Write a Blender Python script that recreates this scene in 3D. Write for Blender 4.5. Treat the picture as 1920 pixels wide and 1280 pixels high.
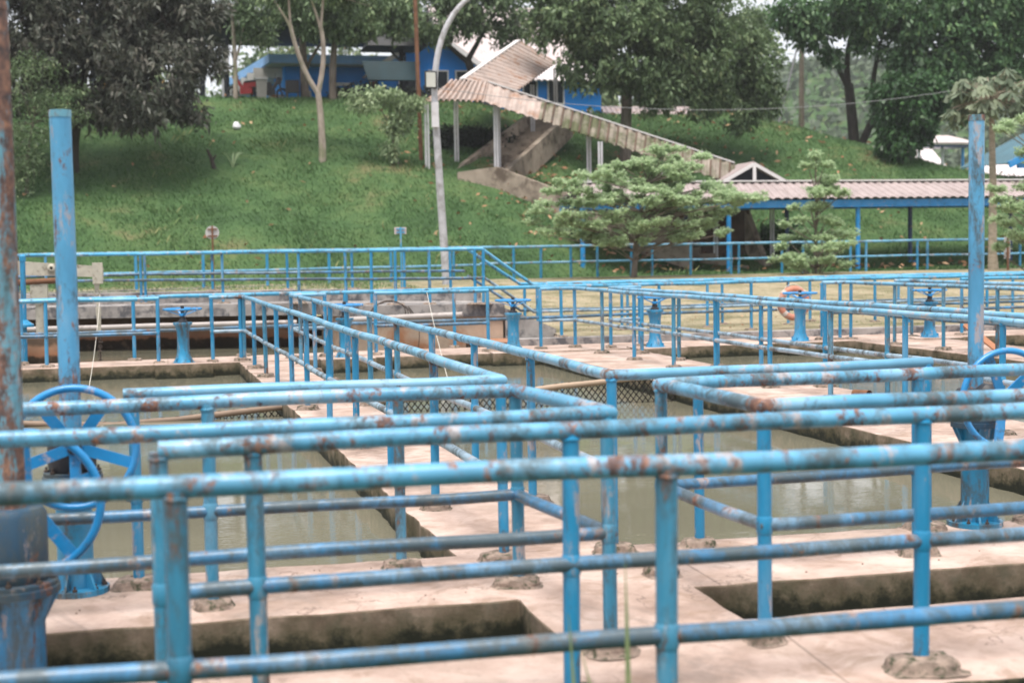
import bpy, bmesh, math, random
import numpy as np
from mathutils import Vector, Matrix

R_ = math.radians
random.seed(7)
RNG = np.random.default_rng(11)
for o in list(bpy.data.objects):
    bpy.data.objects.remove(o)
scene = bpy.context.scene
COL = scene.collection

# ------------------------------------------------------------------ camera
F_PX, PITCH, ROLL, YAW, EYE = 2785.0, 0.06454, 0.01568, 0.22844, 1.734
cam = bpy.data.cameras.new('camera')
cam.sensor_width = 36.0
cam.lens = F_PX / 1920 * 36.0
cam.clip_start, cam.clip_end = 0.05, 3000
cam.dof.use_dof = True
cam.dof.focus_distance = 13.0
cam.dof.aperture_fstop = 2.1
camo = bpy.data.objects.new('camera', cam)
COL.objects.link(camo)
fw = Vector((math.sin(YAW) * math.cos(PITCH), math.cos(YAW) * math.cos(PITCH), -math.sin(PITCH)))
rt = Vector((math.cos(YAW), -math.sin(YAW), 0))
up = rt.cross(fw)
c, s = math.cos(ROLL), math.sin(ROLL)
rt2 = rt * c - up * s
up2 = rt * s + up * c
m = Matrix((rt2, up2, -fw)).transposed().to_4x4()
m.translation = Vector((0, 0, EYE))
camo.matrix_world = m
scene.camera = camo

# ------------------------------------------------------------------ light
SUN_EL, SUN_ROT = R_(72), R_(205)
world = bpy.data.worlds.new('World')
scene.world = world
world.use_nodes = True
wn = world.node_tree
for n in list(wn.nodes):
    wn.nodes.remove(n)
sky = wn.nodes.new('ShaderNodeTexSky')
sky.sky_type = 'NISHITA'
sky.sun_disc = False
sky.sun_elevation = SUN_EL
sky.sun_rotation = SUN_ROT
sky.air_density = 1.0
sky.dust_density = 3.0
sky.ozone_density = 1.0
# overcast: a bright, nearly even cloud layer covers most of the clear sky
cloud = wn.nodes.new('ShaderNodeMix')
cloud.data_type = 'RGBA'
cloud.inputs['Factor'].default_value = 0.8
cloud.inputs['B'].default_value = (7.4, 7.5, 7.9, 1)
wn.links.new(sky.outputs[0], cloud.inputs['A'])
bg = wn.nodes.new('ShaderNodeBackground')
bg.inputs['Strength'].default_value = 0.1
wo = wn.nodes.new('ShaderNodeOutputWorld')
wn.links.new(cloud.outputs['Result'], bg.inputs[0])
wn.links.new(bg.outputs[0], wo.inputs[0])
sun = bpy.data.lights.new('sun', 'SUN')
sun.energy = 3.2
sun.angle = R_(32)
sun.color = (1.0, 0.95, 0.88)
suno = bpy.data.objects.new('sun', sun)
COL.objects.link(suno)
# direction the light comes from
az = SUN_ROT
sd = Vector((math.sin(az) * math.cos(SUN_EL), math.cos(az) * math.cos(SUN_EL), math.sin(SUN_EL)))
suno.rotation_euler = sd.to_track_quat('Z', 'Y').to_euler()
scene.view_settings.view_transform = 'Standard'
scene.view_settings.look = 'None'
scene.view_settings.gamma = 1.0
scene.view_settings.exposure = 0.76
scene.cycles.max_bounces = 6
scene.cycles.transparent_max_bounces = 4
scene.cycles.volume_bounces = 0


# ------------------------------------------------------------------ materials
def mat(name, rough=0.7, spec=0.4, metal=0.0):
    mm = bpy.data.materials.new(name)
    mm.use_nodes = True
    nt = mm.node_tree
    b = nt.nodes['Principled BSDF']
    b.inputs['Roughness'].default_value = rough
    b.inputs['Specular IOR Level'].default_value = spec
    b.inputs['Metallic'].default_value = metal
    return mm, nt, b


def nd(nt, t, **kw):
    n = nt.nodes.new(t)
    for k, v in kw.items():
        setattr(n, k, v)
    return n


def noise(nt, scale, detail=4, rough=0.55, vec=None, dist=0.0):
    n = nd(nt, 'ShaderNodeTexNoise')
    n.inputs['Scale'].default_value = scale
    n.inputs['Detail'].default_value = detail
    n.inputs['Roughness'].default_value = rough
    n.inputs['Distortion'].default_value = dist
    if vec is not None:
        nt.links.new(vec, n.inputs['Vector'])
    return n.outputs['Fac']


def objco(nt, scale=None):
    t = nd(nt, 'ShaderNodeTexCoord')
    if scale is None:
        return t.outputs['Object']
    mp = nd(nt, 'ShaderNodeMapping')
    mp.inputs['Scale'].default_value = scale
    nt.links.new(t.outputs['Object'], mp.inputs['Vector'])
    return mp.outputs['Vector']


def ramp(nt, fac, stops, interp='LINEAR'):
    r = nd(nt, 'ShaderNodeValToRGB')
    r.color_ramp.interpolation = interp
    e = r.color_ramp.elements
    while len(e) < len(stops):
        e.new(0.5)
    for el, (p, col) in zip(e, stops):
        el.position = p
        el.color = (*col, 1) if len(col) == 3 else col
    nt.links.new(fac, r.inputs['Fac'])
    return r.outputs['Color']


def mask(nt, fac, lo, hi):
    r = nd(nt, 'ShaderNodeMapRange')
    r.inputs['From Min'].default_value = lo
    r.inputs['From Max'].default_value = hi
    nt.links.new(fac, r.inputs['Value'])
    return r.outputs['Result']


def mix(nt, fac, a, b):
    n = nd(nt, 'ShaderNodeMix', data_type='RGBA')
    for sock, v in ((n.inputs['Factor'], fac), (n.inputs['A'], a), (n.inputs['B'], b)):
        if hasattr(v, 'is_linked') or hasattr(v, 'links'):
            nt.links.new(v, sock)
        elif isinstance(v, (int, float)):
            sock.default_value = v
        else:
            sock.default_value = (*v, 1)
    return n.outputs['Result']


def mul(nt, a, b, op='MULTIPLY'):
    n = nd(nt, 'ShaderNodeMath', operation=op)
    n.use_clamp = True
    for sock, v in ((n.inputs[0], a), (n.inputs[1], b)):
        if isinstance(v, (int, float)):
            sock.default_value = v
        else:
            nt.links.new(v, sock)
    return n.outputs[0]


def bump(nt, b, h, strength=0.3, dist=0.01):
    n = nd(nt, 'ShaderNodeBump')
    n.inputs['Strength'].default_value = strength
    n.inputs['Distance'].default_value = dist
    nt.links.new(h, n.inputs['Height'])
    nt.links.new(n.outputs['Normal'], b.inputs['Normal'])


def zcoord(nt):
    g = nd(nt, 'ShaderNodeNewGeometry')
    sp = nd(nt, 'ShaderNodeSeparateXYZ')
    nt.links.new(g.outputs['Position'], sp.inputs[0])
    return sp.outputs['Z'], g, sp


def paint(name, base, rust=0.5, grime=0.5, chalk=0.5, rust_scale=5.0, rough=0.36, stretch=(1, 1, 1)):
    """Old gloss paint: fading, primer showing through, rust blotches and grey-green grime.
    stretch sets which way the weathering runs (bands round a rail, streaks down a post)."""
    mm, nt, b = mat(name, rough, 0.55)
    v = objco(nt, stretch)
    vf = objco(nt)
    n1 = noise(nt, 2.4, 6, 0.62, v)
    pale = tuple(x * 0.5 + y * 0.5 for x, y in zip(base, (0.46, 0.58, 0.66)))
    deep = tuple(x * 0.72 for x in base)
    col = ramp(nt, n1, [(0.34, deep), (0.5, base), (0.72, tuple(x * (1 - chalk) + y * chalk for x, y in zip(base, pale)))])
    fine = noise(nt, 42.0, 4, 0.7, vf)
    # flaked patches down to pinkish primer
    n2 = mul(nt, noise(nt, 8.0, 8, 0.7, v, 0.2), mul(nt, fine, 0.12), 'ADD')
    col = mix(nt, mul(nt, mask(nt, n2, 0.665 - 0.045 * chalk, 0.73 - 0.045 * chalk), 0.75), col, (0.43, 0.335, 0.30))
    # grime
    n3 = mul(nt, noise(nt, 5.0, 8, 0.74, v, 0.3), mul(nt, fine, 0.16), 'ADD')
    col = mix(nt, mul(nt, mask(nt, n3, 0.68 - 0.16 * grime, 0.76 - 0.10 * grime), 0.85), col, (0.06, 0.072, 0.068))
    # rust
    n4 = mul(nt, noise(nt, rust_scale, 9, 0.76, v, 0.35), mul(nt, mul(nt, noise(nt, 60.0, 5, 0.75, v), fine, 'MULTIPLY'), 0.34), 'ADD')
    ja = nd(nt, 'ShaderNodeAttribute', attribute_name='joint')
    n4 = mul(nt, n4, mul(nt, ja.outputs['Fac'], 0.075), 'ADD')
    rm = mask(nt, n4, 0.72 - 0.115 * rust, 0.80 - 0.115 * rust)
    rc = ramp(nt, noise(nt, 22, 5, 0.65, vf), [(0.32, (0.05, 0.024, 0.018)), (0.5, (0.15, 0.065, 0.04)), (0.68, (0.34, 0.16, 0.09))])
    col = mix(nt, mul(nt, rm, 0.93), col, rc)
    nt.links.new(col, b.inputs['Base Color'])
    rr = nd(nt, 'ShaderNodeMapRange')
    rr.inputs['To Min'].default_value = rough
    rr.inputs['To Max'].default_value = 0.85
    nt.links.new(mul(nt, rm, mask(nt, n3, 0.6, 0.75), 'ADD'), rr.inputs['Value'])
    nt.links.new(rr.outputs[0], b.inputs['Roughness'])
    h = mul(nt, n4, mul(nt, n2, 0.5), 'ADD')
    bump(nt, b, h, 0.3, 0.004)
    return mm


BLUE = (0.06, 0.31, 0.50)
BLUE_D = (0.018, 0.235, 0.445)
SX, SY, SZ = (0.85, 0.5, 0.5), (0.5, 0.85, 0.5), (1.3, 1.3, 0.35)
M = {}
M['rail'] = paint('weathered_blue_rail', BLUE, 0.25, 0.45, 0.7, stretch=SX)
M['rail_long'] = paint('weathered_blue_rail_lengthwise', (0.13, 0.35, 0.52), 0.2, 0.5, 0.95, stretch=SY)
M['rail_rusty'] = paint('rusty_blue_rail', (0.095, 0.32, 0.50), 0.85, 0.75, 0.95, 11.0, stretch=SX)
M['rail_mid'] = paint('grimy_blue_rail', (0.05, 0.20, 0.38), 0.45, 1.4, 0.85, 8.0, stretch=SX)
M['rail_pale'] = paint('pale_grimy_rail', (0.26, 0.37, 0.46), 0.15, 0.8, 0.9, stretch=SY)
M['post'] = paint('blue_post', BLUE_D, 0.1, 0.35, 0.55, stretch=SZ)
M['post_old'] = paint('faded_blue_post', (0.045, 0.235, 0.38), 0.5, 0.75, 0.8, stretch=SZ)
M['wheel'] = paint('handwheel_blue', (0.014, 0.23, 0.53), 0.05, 0.25, 0.2, rough=0.3)
M['stem_pipe'] = paint('stem_pipe_blue', (0.085, 0.32, 0.53), 0.72, 0.6, 0.75, 6.0, stretch=(1.3, 1.3, 0.42))
M['stem_rust'] = paint('stem_pipe_rust', (0.13, 0.34, 0.44), 1.72, 0.7, 0.9, 4.2, stretch=(1.3, 1.3, 0.3))
M['column'] = paint('valve_column_blue', (0.016, 0.24, 0.44), 0.4, 0.85, 0.5, stretch=SZ)
M['column_near'] = paint('patchy_valve_column', (0.012, 0.17, 0.36), 0.7, 1.2, 0.3, 6.0, 0.5, stretch=(1.4, 1.4, 0.4))
M['column_old'] = paint('old_valve_column', (0.007, 0.05, 0.10), 0.9, 1.2, 0.1, 4.5, 0.6, stretch=(1.2, 1.2, 0.45))
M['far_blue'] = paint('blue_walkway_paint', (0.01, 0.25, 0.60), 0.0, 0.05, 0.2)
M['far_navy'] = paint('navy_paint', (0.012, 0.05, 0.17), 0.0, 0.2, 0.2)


def simple(name, base, var=0.25, scale=4.0, rough=0.7, spec=0.35, bumpst=0.15, metal=0.0, stain=None, smask=(0.55, 0.7), sscale=2.0):
    mm, nt, b = mat(name, rough, spec, metal)
    v = objco(nt)
    n1 = noise(nt, scale, 6, 0.62, v)
    col = ramp(nt, n1, [(0.28, tuple(x * (1 - var) for x in base)), (0.72, tuple(min(1, x * (1 + var)) for x in base))])
    if stain is not None:
        col = mix(nt, mask(nt, noise(nt, sscale, 6, 0.66, v, 0.3), *smask), col, stain)
    nt.links.new(col, b.inputs['Base Color'])
    if bumpst:
        bump(nt, b, noise(nt, scale * 6, 5, 0.6, v), bumpst, 0.01)
    return mm


def concrete_deck():
    mm, nt, b = mat('pink_concrete', 0.85, 0.25)
    v = objco(nt)
    z, g, sp = zcoord(nt)
    top = ramp(nt, noise(nt, 1.7, 7, 0.62, v), [(0.33, (0.25, 0.175, 0.14)), (0.44, (0.38, 0.276, 0.228)), (0.54, (0.475, 0.354, 0.30)), (0.66, (0.54, 0.43, 0.375))])
    top = mix(nt, mul(nt, mask(nt, noise(nt, 0.9, 8, 0.7, v, 0.6), 0.50, 0.64), 0.6), top, (0.33, 0.255, 0.205))
    top = mix(nt, mul(nt, mask(nt, noise(nt, 16, 8, 0.75, v), 0.54, 0.70), 0.5), top, (0.25, 0.19, 0.15))
    vo = nd(nt, 'ShaderNodeTexVoronoi', feature='DISTANCE_TO_EDGE')
    vo.inputs['Scale'].default_value = 0.8
    wv = nd(nt, 'ShaderNodeVectorMath', operation='ADD')
    nz = nd(nt, 'ShaderNodeTexNoise')
    nz.inputs['Scale'].default_value = 3.5
    nz.inputs['Detail'].default_value = 5
    nt.links.new(v, nz.inputs['Vector'])
    nt.links.new(v, wv.inputs[0])
    nt.links.new(nz.outputs['Color'], wv.inputs[1])
    nt.links.new(wv.outputs[0], vo.inputs['Vector'])
    crack = mask(nt, vo.outputs['Distance'], 0.009, 0.0)
    crack = mul(nt, crack, mask(nt, noise(nt, 0.8, 3, 0.5, v), 0.44, 0.54))
    top = mix(nt, mul(nt, crack, 0.7), top, (0.10, 0.07, 0.055))
    # straight construction joints across the slabs
    sp2_ = nd(nt, 'ShaderNodeMath', operation='PINGPONG')
    nt.links.new(sp.outputs['X'], sp2_.inputs[0])
    sp2_.inputs[1].default_value = 1.35
    wob = nd(nt, 'ShaderNodeMath', operation='MULTIPLY_ADD')
    nt.links.new(noise(nt, 9, 4, 0.6, v), wob.inputs[0])
    wob.inputs[1].default_value = 0.012
    nt.links.new(sp2_.outputs[0], wob.inputs[2])
    top = mix(nt, mul(nt, mask(nt, wob.outputs[0], 0.016, 0.009), 0.6), top, (0.13, 0.095, 0.075))
    blot = mul(nt, mask(nt, noise(nt, 3.2, 8, 0.72, v, 1.0), 0.52, 0.64), 0.7)
    top = mix(nt, blot, top, (0.27, 0.185, 0.135))
    damp = mul(nt, mask(nt, noise(nt, 0.6, 9, 0.75, v, 1.5), 0.54, 0.62), 0.5)
    top = mix(nt, damp, top, (0.22, 0.175, 0.15))
    # sides: brown weathering, black-green slime with a ragged upper edge above the water
    side = ramp(nt, noise(nt, 4.0, 7, 0.65, v), [(0.32, (0.085, 0.06, 0.04)), (0.48, (0.19, 0.14, 0.10)), (0.68, (0.36, 0.27, 0.205))])
    side = mix(nt, mul(nt, mask(nt, noise(nt, 7, 6, 0.7, v), 0.52, 0.66), 0.6), side, (0.13, 0.12, 0.085))
    zz = nd(nt, 'ShaderNodeMath', operation='ADD')
    nt.links.new(z, zz.inputs[0])
    nn = nd(nt, 'ShaderNodeMath', operation='MULTIPLY_ADD')
    nt.links.new(noise(nt, 5.0, 7, 0.75, v), nn.inputs[0])
    nn.inputs[1].default_value = 0.46
    nn.inputs[2].default_value = -0.23
    nt.links.new(nn.outputs[0], zz.inputs[1])
    side = mix(nt, mul(nt, mask(nt, zz.outputs[0], 0.02, -0.12), 0.8), side, (0.085, 0.078, 0.042))
    side = mix(nt, mask(nt, zz.outputs[0], -0.09, -0.17), side, (0.02, 0.022, 0.014))
    sn = nd(nt, 'ShaderNodeSeparateXYZ')
    nt.links.new(g.outputs['Normal'], sn.inputs[0])
    col = mix(nt, mask(nt, sn.outputs['Z'], 0.55, 0.8), side, top)
    nt.links.new(col, b.inputs['Base Color'])
    h = mul(nt, noise(nt, 14, 7, 0.7, v), mul(nt, noise(nt, 60, 4, 0.6, v), 0.4), 'ADD')
    bump(nt, b, h, 0.35, 0.012)
    return mm


M['deck'] = concrete_deck()
M['footing'] = simple('mortar_footing', (0.25, 0.19, 0.155), 0.5, 16, 0.9, 0.2, 0.6, stain=(0.06, 0.065, 0.04), smask=(0.5, 0.62), sscale=22)
M['grey_concrete'] = simple('grey_concrete', (0.30, 0.275, 0.26), 0.35, 2.5, 0.9, 0.2, 0.3, stain=(0.10, 0.098, 0.105), smask=(0.48, 0.6), sscale=3.2)
M['stair_concrete'] = simple('stair_concrete', (0.33, 0.27, 0.215), 0.35, 1.2, 0.9, 0.2, 0.3, stain=(0.12, 0.09, 0.07), smask=(0.5, 0.65), sscale=1.4)
M['brown_wall'] = simple('brown_wall', (0.10, 0.065, 0.048), 0.4, 2.0, 0.9, 0.2, 0.3, stain=(0.05, 0.045, 0.035), sscale=1.3)


def channel_wall():
    mm, nt, b = mat('orange_stained_wall_painted_shade', 0.85, 0.25)
    v = objco(nt)
    z, g, sp = zcoord(nt)
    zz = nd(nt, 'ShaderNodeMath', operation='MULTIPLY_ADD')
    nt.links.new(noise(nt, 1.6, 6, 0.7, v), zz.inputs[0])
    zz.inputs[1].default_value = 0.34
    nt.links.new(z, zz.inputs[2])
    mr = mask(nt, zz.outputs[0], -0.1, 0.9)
    col = ramp(nt, mr, [(0.12, (0.03, 0.022, 0.015)), (0.235, (0.05, 0.032, 0.02)), (0.275, (0.32, 0.15, 0.085)), (0.40, (0.35, 0.20, 0.125)), (0.47, (0.12, 0.08, 0.055)), (0.8, (0.09, 0.065, 0.05))])  # orange band is stain; dark brown upper stops paint in shade under the slab
    col = mix(nt, mul(nt, mask(nt, noise(nt, 5, 6, 0.7, v), 0.55, 0.7), 0.5), col, (0.2, 0.13, 0.09))
    nt.links.new(col, b.inputs['Base Color'])
    bump(nt, b, noise(nt, 12, 6, 0.6, v), 0.3, 0.01)
    return mm


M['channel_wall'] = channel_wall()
M['block_wall'] = simple('beige_stained_wall', (0.44, 0.33, 0.25), 0.25, 1.5, 0.85, 0.25, 0.2, stain=(0.36, 0.17, 0.09), smask=(0.5, 0.66), sscale=1.0)


def water(name, base, bs=0.03, sc=2.0):
    mm, nt, b = mat(name, 0.03, 0.5)
    v = objco(nt, (1.0, 2.2, 1.0))
    b.inputs['IOR'].default_value = 1.33
    col = ramp(nt, noise(nt, 0.35, 4, 0.5, v), [(0.3, tuple(x * 0.9 for x in base)), (0.7, tuple(x * 1.1 for x in base))])
    # floating flecks of scum, gathered in drifts
    vs_ = nd(nt, 'ShaderNodeTexVoronoi')
    vs_.inputs['Scale'].default_value = 9.0
    nt.links.new(v, vs_.inputs['Vector'])
    fl = mul(nt, mask(nt, vs_.outputs['Distance'], 0.13, 0.08), mask(nt, noise(nt, 0.8, 5, 0.6, v), 0.56, 0.62))
    col = mix(nt, mul(nt, fl, 0.75), col, tuple(min(1, x * 2.2 + 0.05) for x in base))
    nt.links.new(col, b.inputs['Base Color'])
    n1 = noise(nt, sc * 3.5, 3, 0.5, v, 0.5)
    n2 = noise(nt, sc * 11, 2, 0.5, v)
    area = mask(nt, noise(nt, 0.45, 2, 0.5, v), 0.42, 0.62)
    h = mul(nt, mul(nt, n1, 0.7), mul(nt, n2, 0.3), 'ADD')
    hh = mul(nt, h, mul(nt, area, 0.25, 'ADD'))
    bump(nt, b, hh, bs, 0.03)
    return mm


M['water'] = water('murky_water', (0.16, 0.15, 0.108), 0.05)
M['drain_water'] = water('dark_channel_water', (0.018, 0.017, 0.012), 0.5, 4.0)


def grass_mat(name, stops, scale=0.5):
    mm, nt, b = mat(name, 0.9, 0.15)
    v = objco(nt)
    col = ramp(nt, noise(nt, scale, 8, 0.68, v), stops)
    n2 = noise(nt, 9, 5, 0.7, v)
    col = mix(nt, mul(nt, mask(nt, n2, 0.45, 0.7), 0.5), col, tuple(x * 0.5 for x in stops[0][1]))
    nt.links.new(col, b.inputs['Base Color'])
    bump(nt, b, noise(nt, 7, 8, 0.75, v), 0.8, 0.08)
    return mm


M['hill'] = grass_mat('hill_turf', [(0.36, (0.037, 0.076, 0.028)), (0.48, (0.062, 0.12, 0.044)), (0.58, (0.087, 0.142, 0.052)), (0.68, (0.175, 0.163, 0.08))], 0.33)
M['lawn'] = grass_mat('dry_lawn', [(0.34, (0.15, 0.14, 0.075)), (0.46, (0.28, 0.24, 0.15)), (0.58, (0.40, 0.335, 0.23)), (0.7, (0.30, 0.22, 0.14))], 0.9)


def leafmat(name, stops, rough=0.5, trans=0.25, spec=0.35):
    """Leaf colour differs leaf by leaf through the face attribute 'tint'."""
    mm = bpy.data.materials.new(name)
    mm.use_nodes = True
    nt = mm.node_tree
    b = nt.nodes['Principled BSDF']
    b.inputs['Roughness'].default_value = rough
    b.inputs['Specular IOR Level'].default_value = spec
    a = nd(nt, 'ShaderNodeAttribute', attribute_name='tint')
    col = ramp(nt, a.outputs['Fac'], stops)
    nt.links.new(col, b.inputs['Base Color'])
    if trans > 0:
        t = nd(nt, 'ShaderNodeBsdfTranslucent')
        nt.links.new(col, t.inputs['Color'])
        mx = nd(nt, 'ShaderNodeMixShader')
        mx.inputs[0].default_value = trans
        out = nt.nodes['Material Output']
        nt.links.new(b.outputs[0], mx.inputs[1])
        nt.links.new(t.outputs[0], mx.inputs[2])
        nt.links.new(mx.outputs[0], out.inputs['Surface'])
    return mm


M['leaf_dark'] = leafmat('dark_mango_leaf', [(0.0, (0.04, 0.05, 0.032)), (0.5, (0.089, 0.098, 0.074)), (0.85, (0.151, 0.138, 0.116)), (1, (0.213, 0.204, 0.162))], 0.45)
M['leaf_grey'] = leafmat('grey_green_leaf', [(0.0, (0.059, 0.099, 0.045)), (0.5, (0.134, 0.199, 0.093)), (0.85, (0.237, 0.32, 0.16)), (1, (0.374, 0.442, 0.24))], 0.45)
M['leaf_green'] = leafmat('deep_green_leaf', [(0.0, (0.037, 0.079, 0.033)), (0.5, (0.079, 0.16, 0.066)), (0.85, (0.14, 0.244, 0.102)), (1, (0.263, 0.375, 0.149))], 0.42)
M['leaf_shrub'] = leafmat('glossy_shrub_leaf', [(0.0, (0.021, 0.047, 0.019)), (0.6, (0.051, 0.118, 0.043)), (1, (0.118, 0.237, 0.078))], 0.4)
M['leaf_pale'] = leafmat('pale_layered_leaf', [(0.0, (0.24, 0.335, 0.18)), (0.5, (0.43, 0.551, 0.323)), (0.85, (0.58, 0.702, 0.446)), (1, (0.68, 0.778, 0.475))], 0.6, 0.5)
M['leaf_soft'] = leafmat('soft_green_leaf', [(0.0, (0.126, 0.179, 0.091)), (0.5, (0.272, 0.357, 0.191)), (0.93, (0.46, 0.546, 0.328)), (1, (0.628, 0.63, 0.338))], 0.55, 0.3)
M['leaf_papaya'] = leafmat('papaya_leaf', [(0.0, (0.07, 0.10, 0.06)), (0.5, (0.15, 0.19, 0.12)), (1, (0.27, 0.31, 0.2))], 0.55, 0.3)
M['leaf_hedge'] = leafmat('hedge_leaf', [(0.0, (0.008, 0.014, 0.008)), (1, (0.025, 0.04, 0.02))], 0.6, 0.1)
M['leaf_far'] = leafmat('far_wood_leaf', [(0.0, (0.056, 0.08, 0.056)), (0.6, (0.12, 0.16, 0.096)), (1, (0.224, 0.256, 0.144))], 0.7, 0.2)
M['leaf_light'] = leafmat('light_bush_leaf', [(0.0, (0.075, 0.12, 0.06)), (0.6, (0.195, 0.255, 0.135)), (0.95, (0.36, 0.39, 0.195)), (1, (0.75, 0.375, 0.12))], 0.6, 0.25)
M['blade'] = leafmat('grass_blade', [(0.0, (0.038, 0.083, 0.028)), (0.5, (0.08, 0.157, 0.054)), (0.93, (0.137, 0.218, 0.081)), (1, (0.263, 0.267, 0.117))], 0.6, 0.2, 0.2)
M['weed'] = leafmat('weed_blade', [(0.0, (0.16, 0.24, 0.10)), (1, (0.36, 0.38, 0.2))], 0.6, 0.35, 0.2)
M['dry_leaf'] = leafmat('fallen_leaf', [(0.0, (0.16, 0.07, 0.035)), (0.5, (0.34, 0.17, 0.085)), (1, (0.55, 0.36, 0.22))], 0.7, 0.1)


def bark(name, base, stain, vs=(1, 1, 0.35)):
    mm, nt, b = mat(name, 0.9, 0.2)
    v = objco(nt, vs)
    col = ramp(nt, noise(nt, 7, 6, 0.65, v), [(0.3, tuple(x * 0.65 for x in base)), (0.7, tuple(x * 1.3 for x in base))])
    col = mix(nt, mask(nt, noise(nt, 2.2, 5, 0.6, v), 0.5, 0.64), col, stain)
    nt.links.new(col, b.inputs['Base Color'])
    bump(nt, b, noise(nt, 18, 6, 0.7, v), 0.6, 0.02)
    return mm


M['bark_dark'] = bark('dark_bark', (0.06, 0.05, 0.042), (0.045, 0.052, 0.035))
M['bark_pale'] = bark('pale_bark', (0.36, 0.30, 0.25), (0.20, 0.21, 0.12))
M['bark_grey'] = bark('grey_bark', (0.17, 0.14, 0.115), (0.12, 0.125, 0.08))
M['bark_papaya'] = bark('papaya_bark', (0.36, 0.30, 0.23), (0.26, 0.23, 0.17), (1, 1, 3))
M['galv'] = simple('galvanised_steel', (0.42, 0.42, 0.44), 0.15, 6, 0.5, 0.5, 0.05, metal=0.2, stain=(0.22, 0.2, 0.18), smask=(0.6, 0.75))
M['white_post'] = simple('white_steel', (0.55, 0.54, 0.56), 0.12, 3, 0.5, 0.4, 0.05, stain=(0.33, 0.3, 0.28), smask=(0.58, 0.75))
M['lamp_grey'] = simple('lamp_pole_grey', (0.40, 0.40, 0.42), 0.2, 5, 0.5, 0.5, 0.1, stain=(0.2, 0.19, 0.18), smask=(0.5, 0.68), sscale=3)
M['rust_pole'] = simple('rusty_pole', (0.17, 0.085, 0.05), 0.4, 6, 0.9, 0.2, 0.2)
M['roof_pink'] = simple('pink_grey_roof', (0.33, 0.27, 0.262), 0.2, 1.5, 0.7, 0.3, 0.1, stain=(0.2, 0.155, 0.14), smask=(0.52, 0.7), sscale=1.0)
M['roof_rust'] = simple('rust_streaked_roof', (0.36, 0.285, 0.25), 0.3, 2.0, 0.6, 0.35, 0.1, stain=(0.28, 0.15, 0.09), smask=(0.52, 0.66), sscale=1.6)
M['roof_moss'] = simple('mossy_roof', (0.235, 0.20, 0.165), 0.3, 1.2, 0.8, 0.25, 0.15, stain=(0.085, 0.09, 0.045), smask=(0.42, 0.58), sscale=0.9)
M['roof_tile'] = simple('pale_tile_roof', (0.50, 0.43, 0.42), 0.2, 2.0, 0.7, 0.3, 0.1, stain=(0.3, 0.24, 0.23))
M['roof_black'] = simple('black_roof', (0.022, 0.023, 0.026), 0.3, 2.0, 0.6, 0.4, 0.1)
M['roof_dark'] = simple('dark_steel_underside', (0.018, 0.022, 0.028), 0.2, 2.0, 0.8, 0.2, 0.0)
M['roof_white'] = simple('white_sheet_roof', (0.66, 0.60, 0.60), 0.12, 1.5, 0.6, 0.3, 0.05)
M['roof_teal'] = simple('teal_sheet_roof', (0.05, 0.13, 0.17), 0.2, 1.0, 0.6, 0.4, 0.05)
M['wall_blue'] = simple('bright_blue_wall', (0.008, 0.22, 0.68), 0.12, 1.0, 0.7, 0.3, 0.05)
M['slab_blue'] = simple('pale_blue_fascia', (0.22, 0.42, 0.74), 0.15, 1.2, 0.6, 0.3, 0.05, stain=(0.3, 0.42, 0.66), smask=(0.6, 0.7))
M['soffit'] = simple('white_soffit', (0.50, 0.48, 0.45), 0.1, 2, 0.8, 0.2, 0.0)
M['white_trim'] = simple('white_trim', (0.62, 0.60, 0.59), 0.1, 2, 0.6, 0.3, 0.0)
M['dark_glass'] = simple('dark_opening', (0.02, 0.025, 0.035), 0.2, 1, 0.25, 0.5, 0.0)
M['teal_board'] = simple('dark_teal_board', (0.008, 0.035, 0.045), 0.3, 1, 0.5, 0.3, 0.0)
M['orange_board'] = simple('orange_brown_panel', (0.34, 0.085, 0.04), 0.2, 2, 0.7, 0.3, 0.0)
M['orange_ring'] = simple('faded_orange', (0.46, 0.19, 0.125), 0.2, 7, 0.6, 0.35, 0.05, stain=(0.40, 0.27, 0.22), smask=(0.5, 0.65), sscale=6)
M['ring_band'] = simple('ring_band', (0.50, 0.43, 0.38), 0.15, 8, 0.7, 0.3, 0.0)
M['rope'] = simple('pale_rope', (0.55, 0.52, 0.46), 0.15, 20, 0.9, 0.2, 0.0)
M['cable'] = simple('grey_cable', (0.25, 0.25, 0.26), 0.1, 5, 0.6, 0.3, 0.0)
M['jib'] = simple('dirty_cream_steel', (0.43, 0.40, 0.33), 0.2, 5, 0.7, 0.3, 0.1, stain=(0.17, 0.14, 0.10), smask=(0.54, 0.68), sscale=7)
M['dark_steel'] = simple('dark_greasy_steel', (0.028, 0.028, 0.032), 0.4, 8, 0.5, 0.4, 0.1)
M['chain'] = simple('rusty_chain', (0.07, 0.05, 0.04), 0.4, 10, 0.7, 0.3, 0.0)
M['netting'] = simple('black_chain_link', (0.02, 0.017, 0.015), 0.4, 10, 0.7, 0.3, 0.0)
M['float_pipe'] = simple('tan_plastic_pipe', (0.34, 0.245, 0.17), 0.15, 3, 0.5, 0.4, 0.05, stain=(0.28, 0.18, 0.11), smask=(0.55, 0.7), sscale=5)
M['grey_pipe'] = simple('grey_plastic_pipe', (0.36, 0.32, 0.30), 0.2, 2, 0.5, 0.4, 0.05, stain=(0.12, 0.09, 0.08), smask=(0.56, 0.7))
M['sign_back'] = simple('grey_sign_back', (0.44, 0.43, 0.43), 0.1, 2, 0.6, 0.3, 0.0)
M['sign_pink'] = simple('pale_pink_sign', (0.52, 0.42, 0.40), 0.1, 2, 0.6, 0.3, 0.0)
M['wood'] = simple('orange_wood', (0.40, 0.19, 0.11), 0.25, 6, 0.8, 0.2, 0.1)
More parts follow.
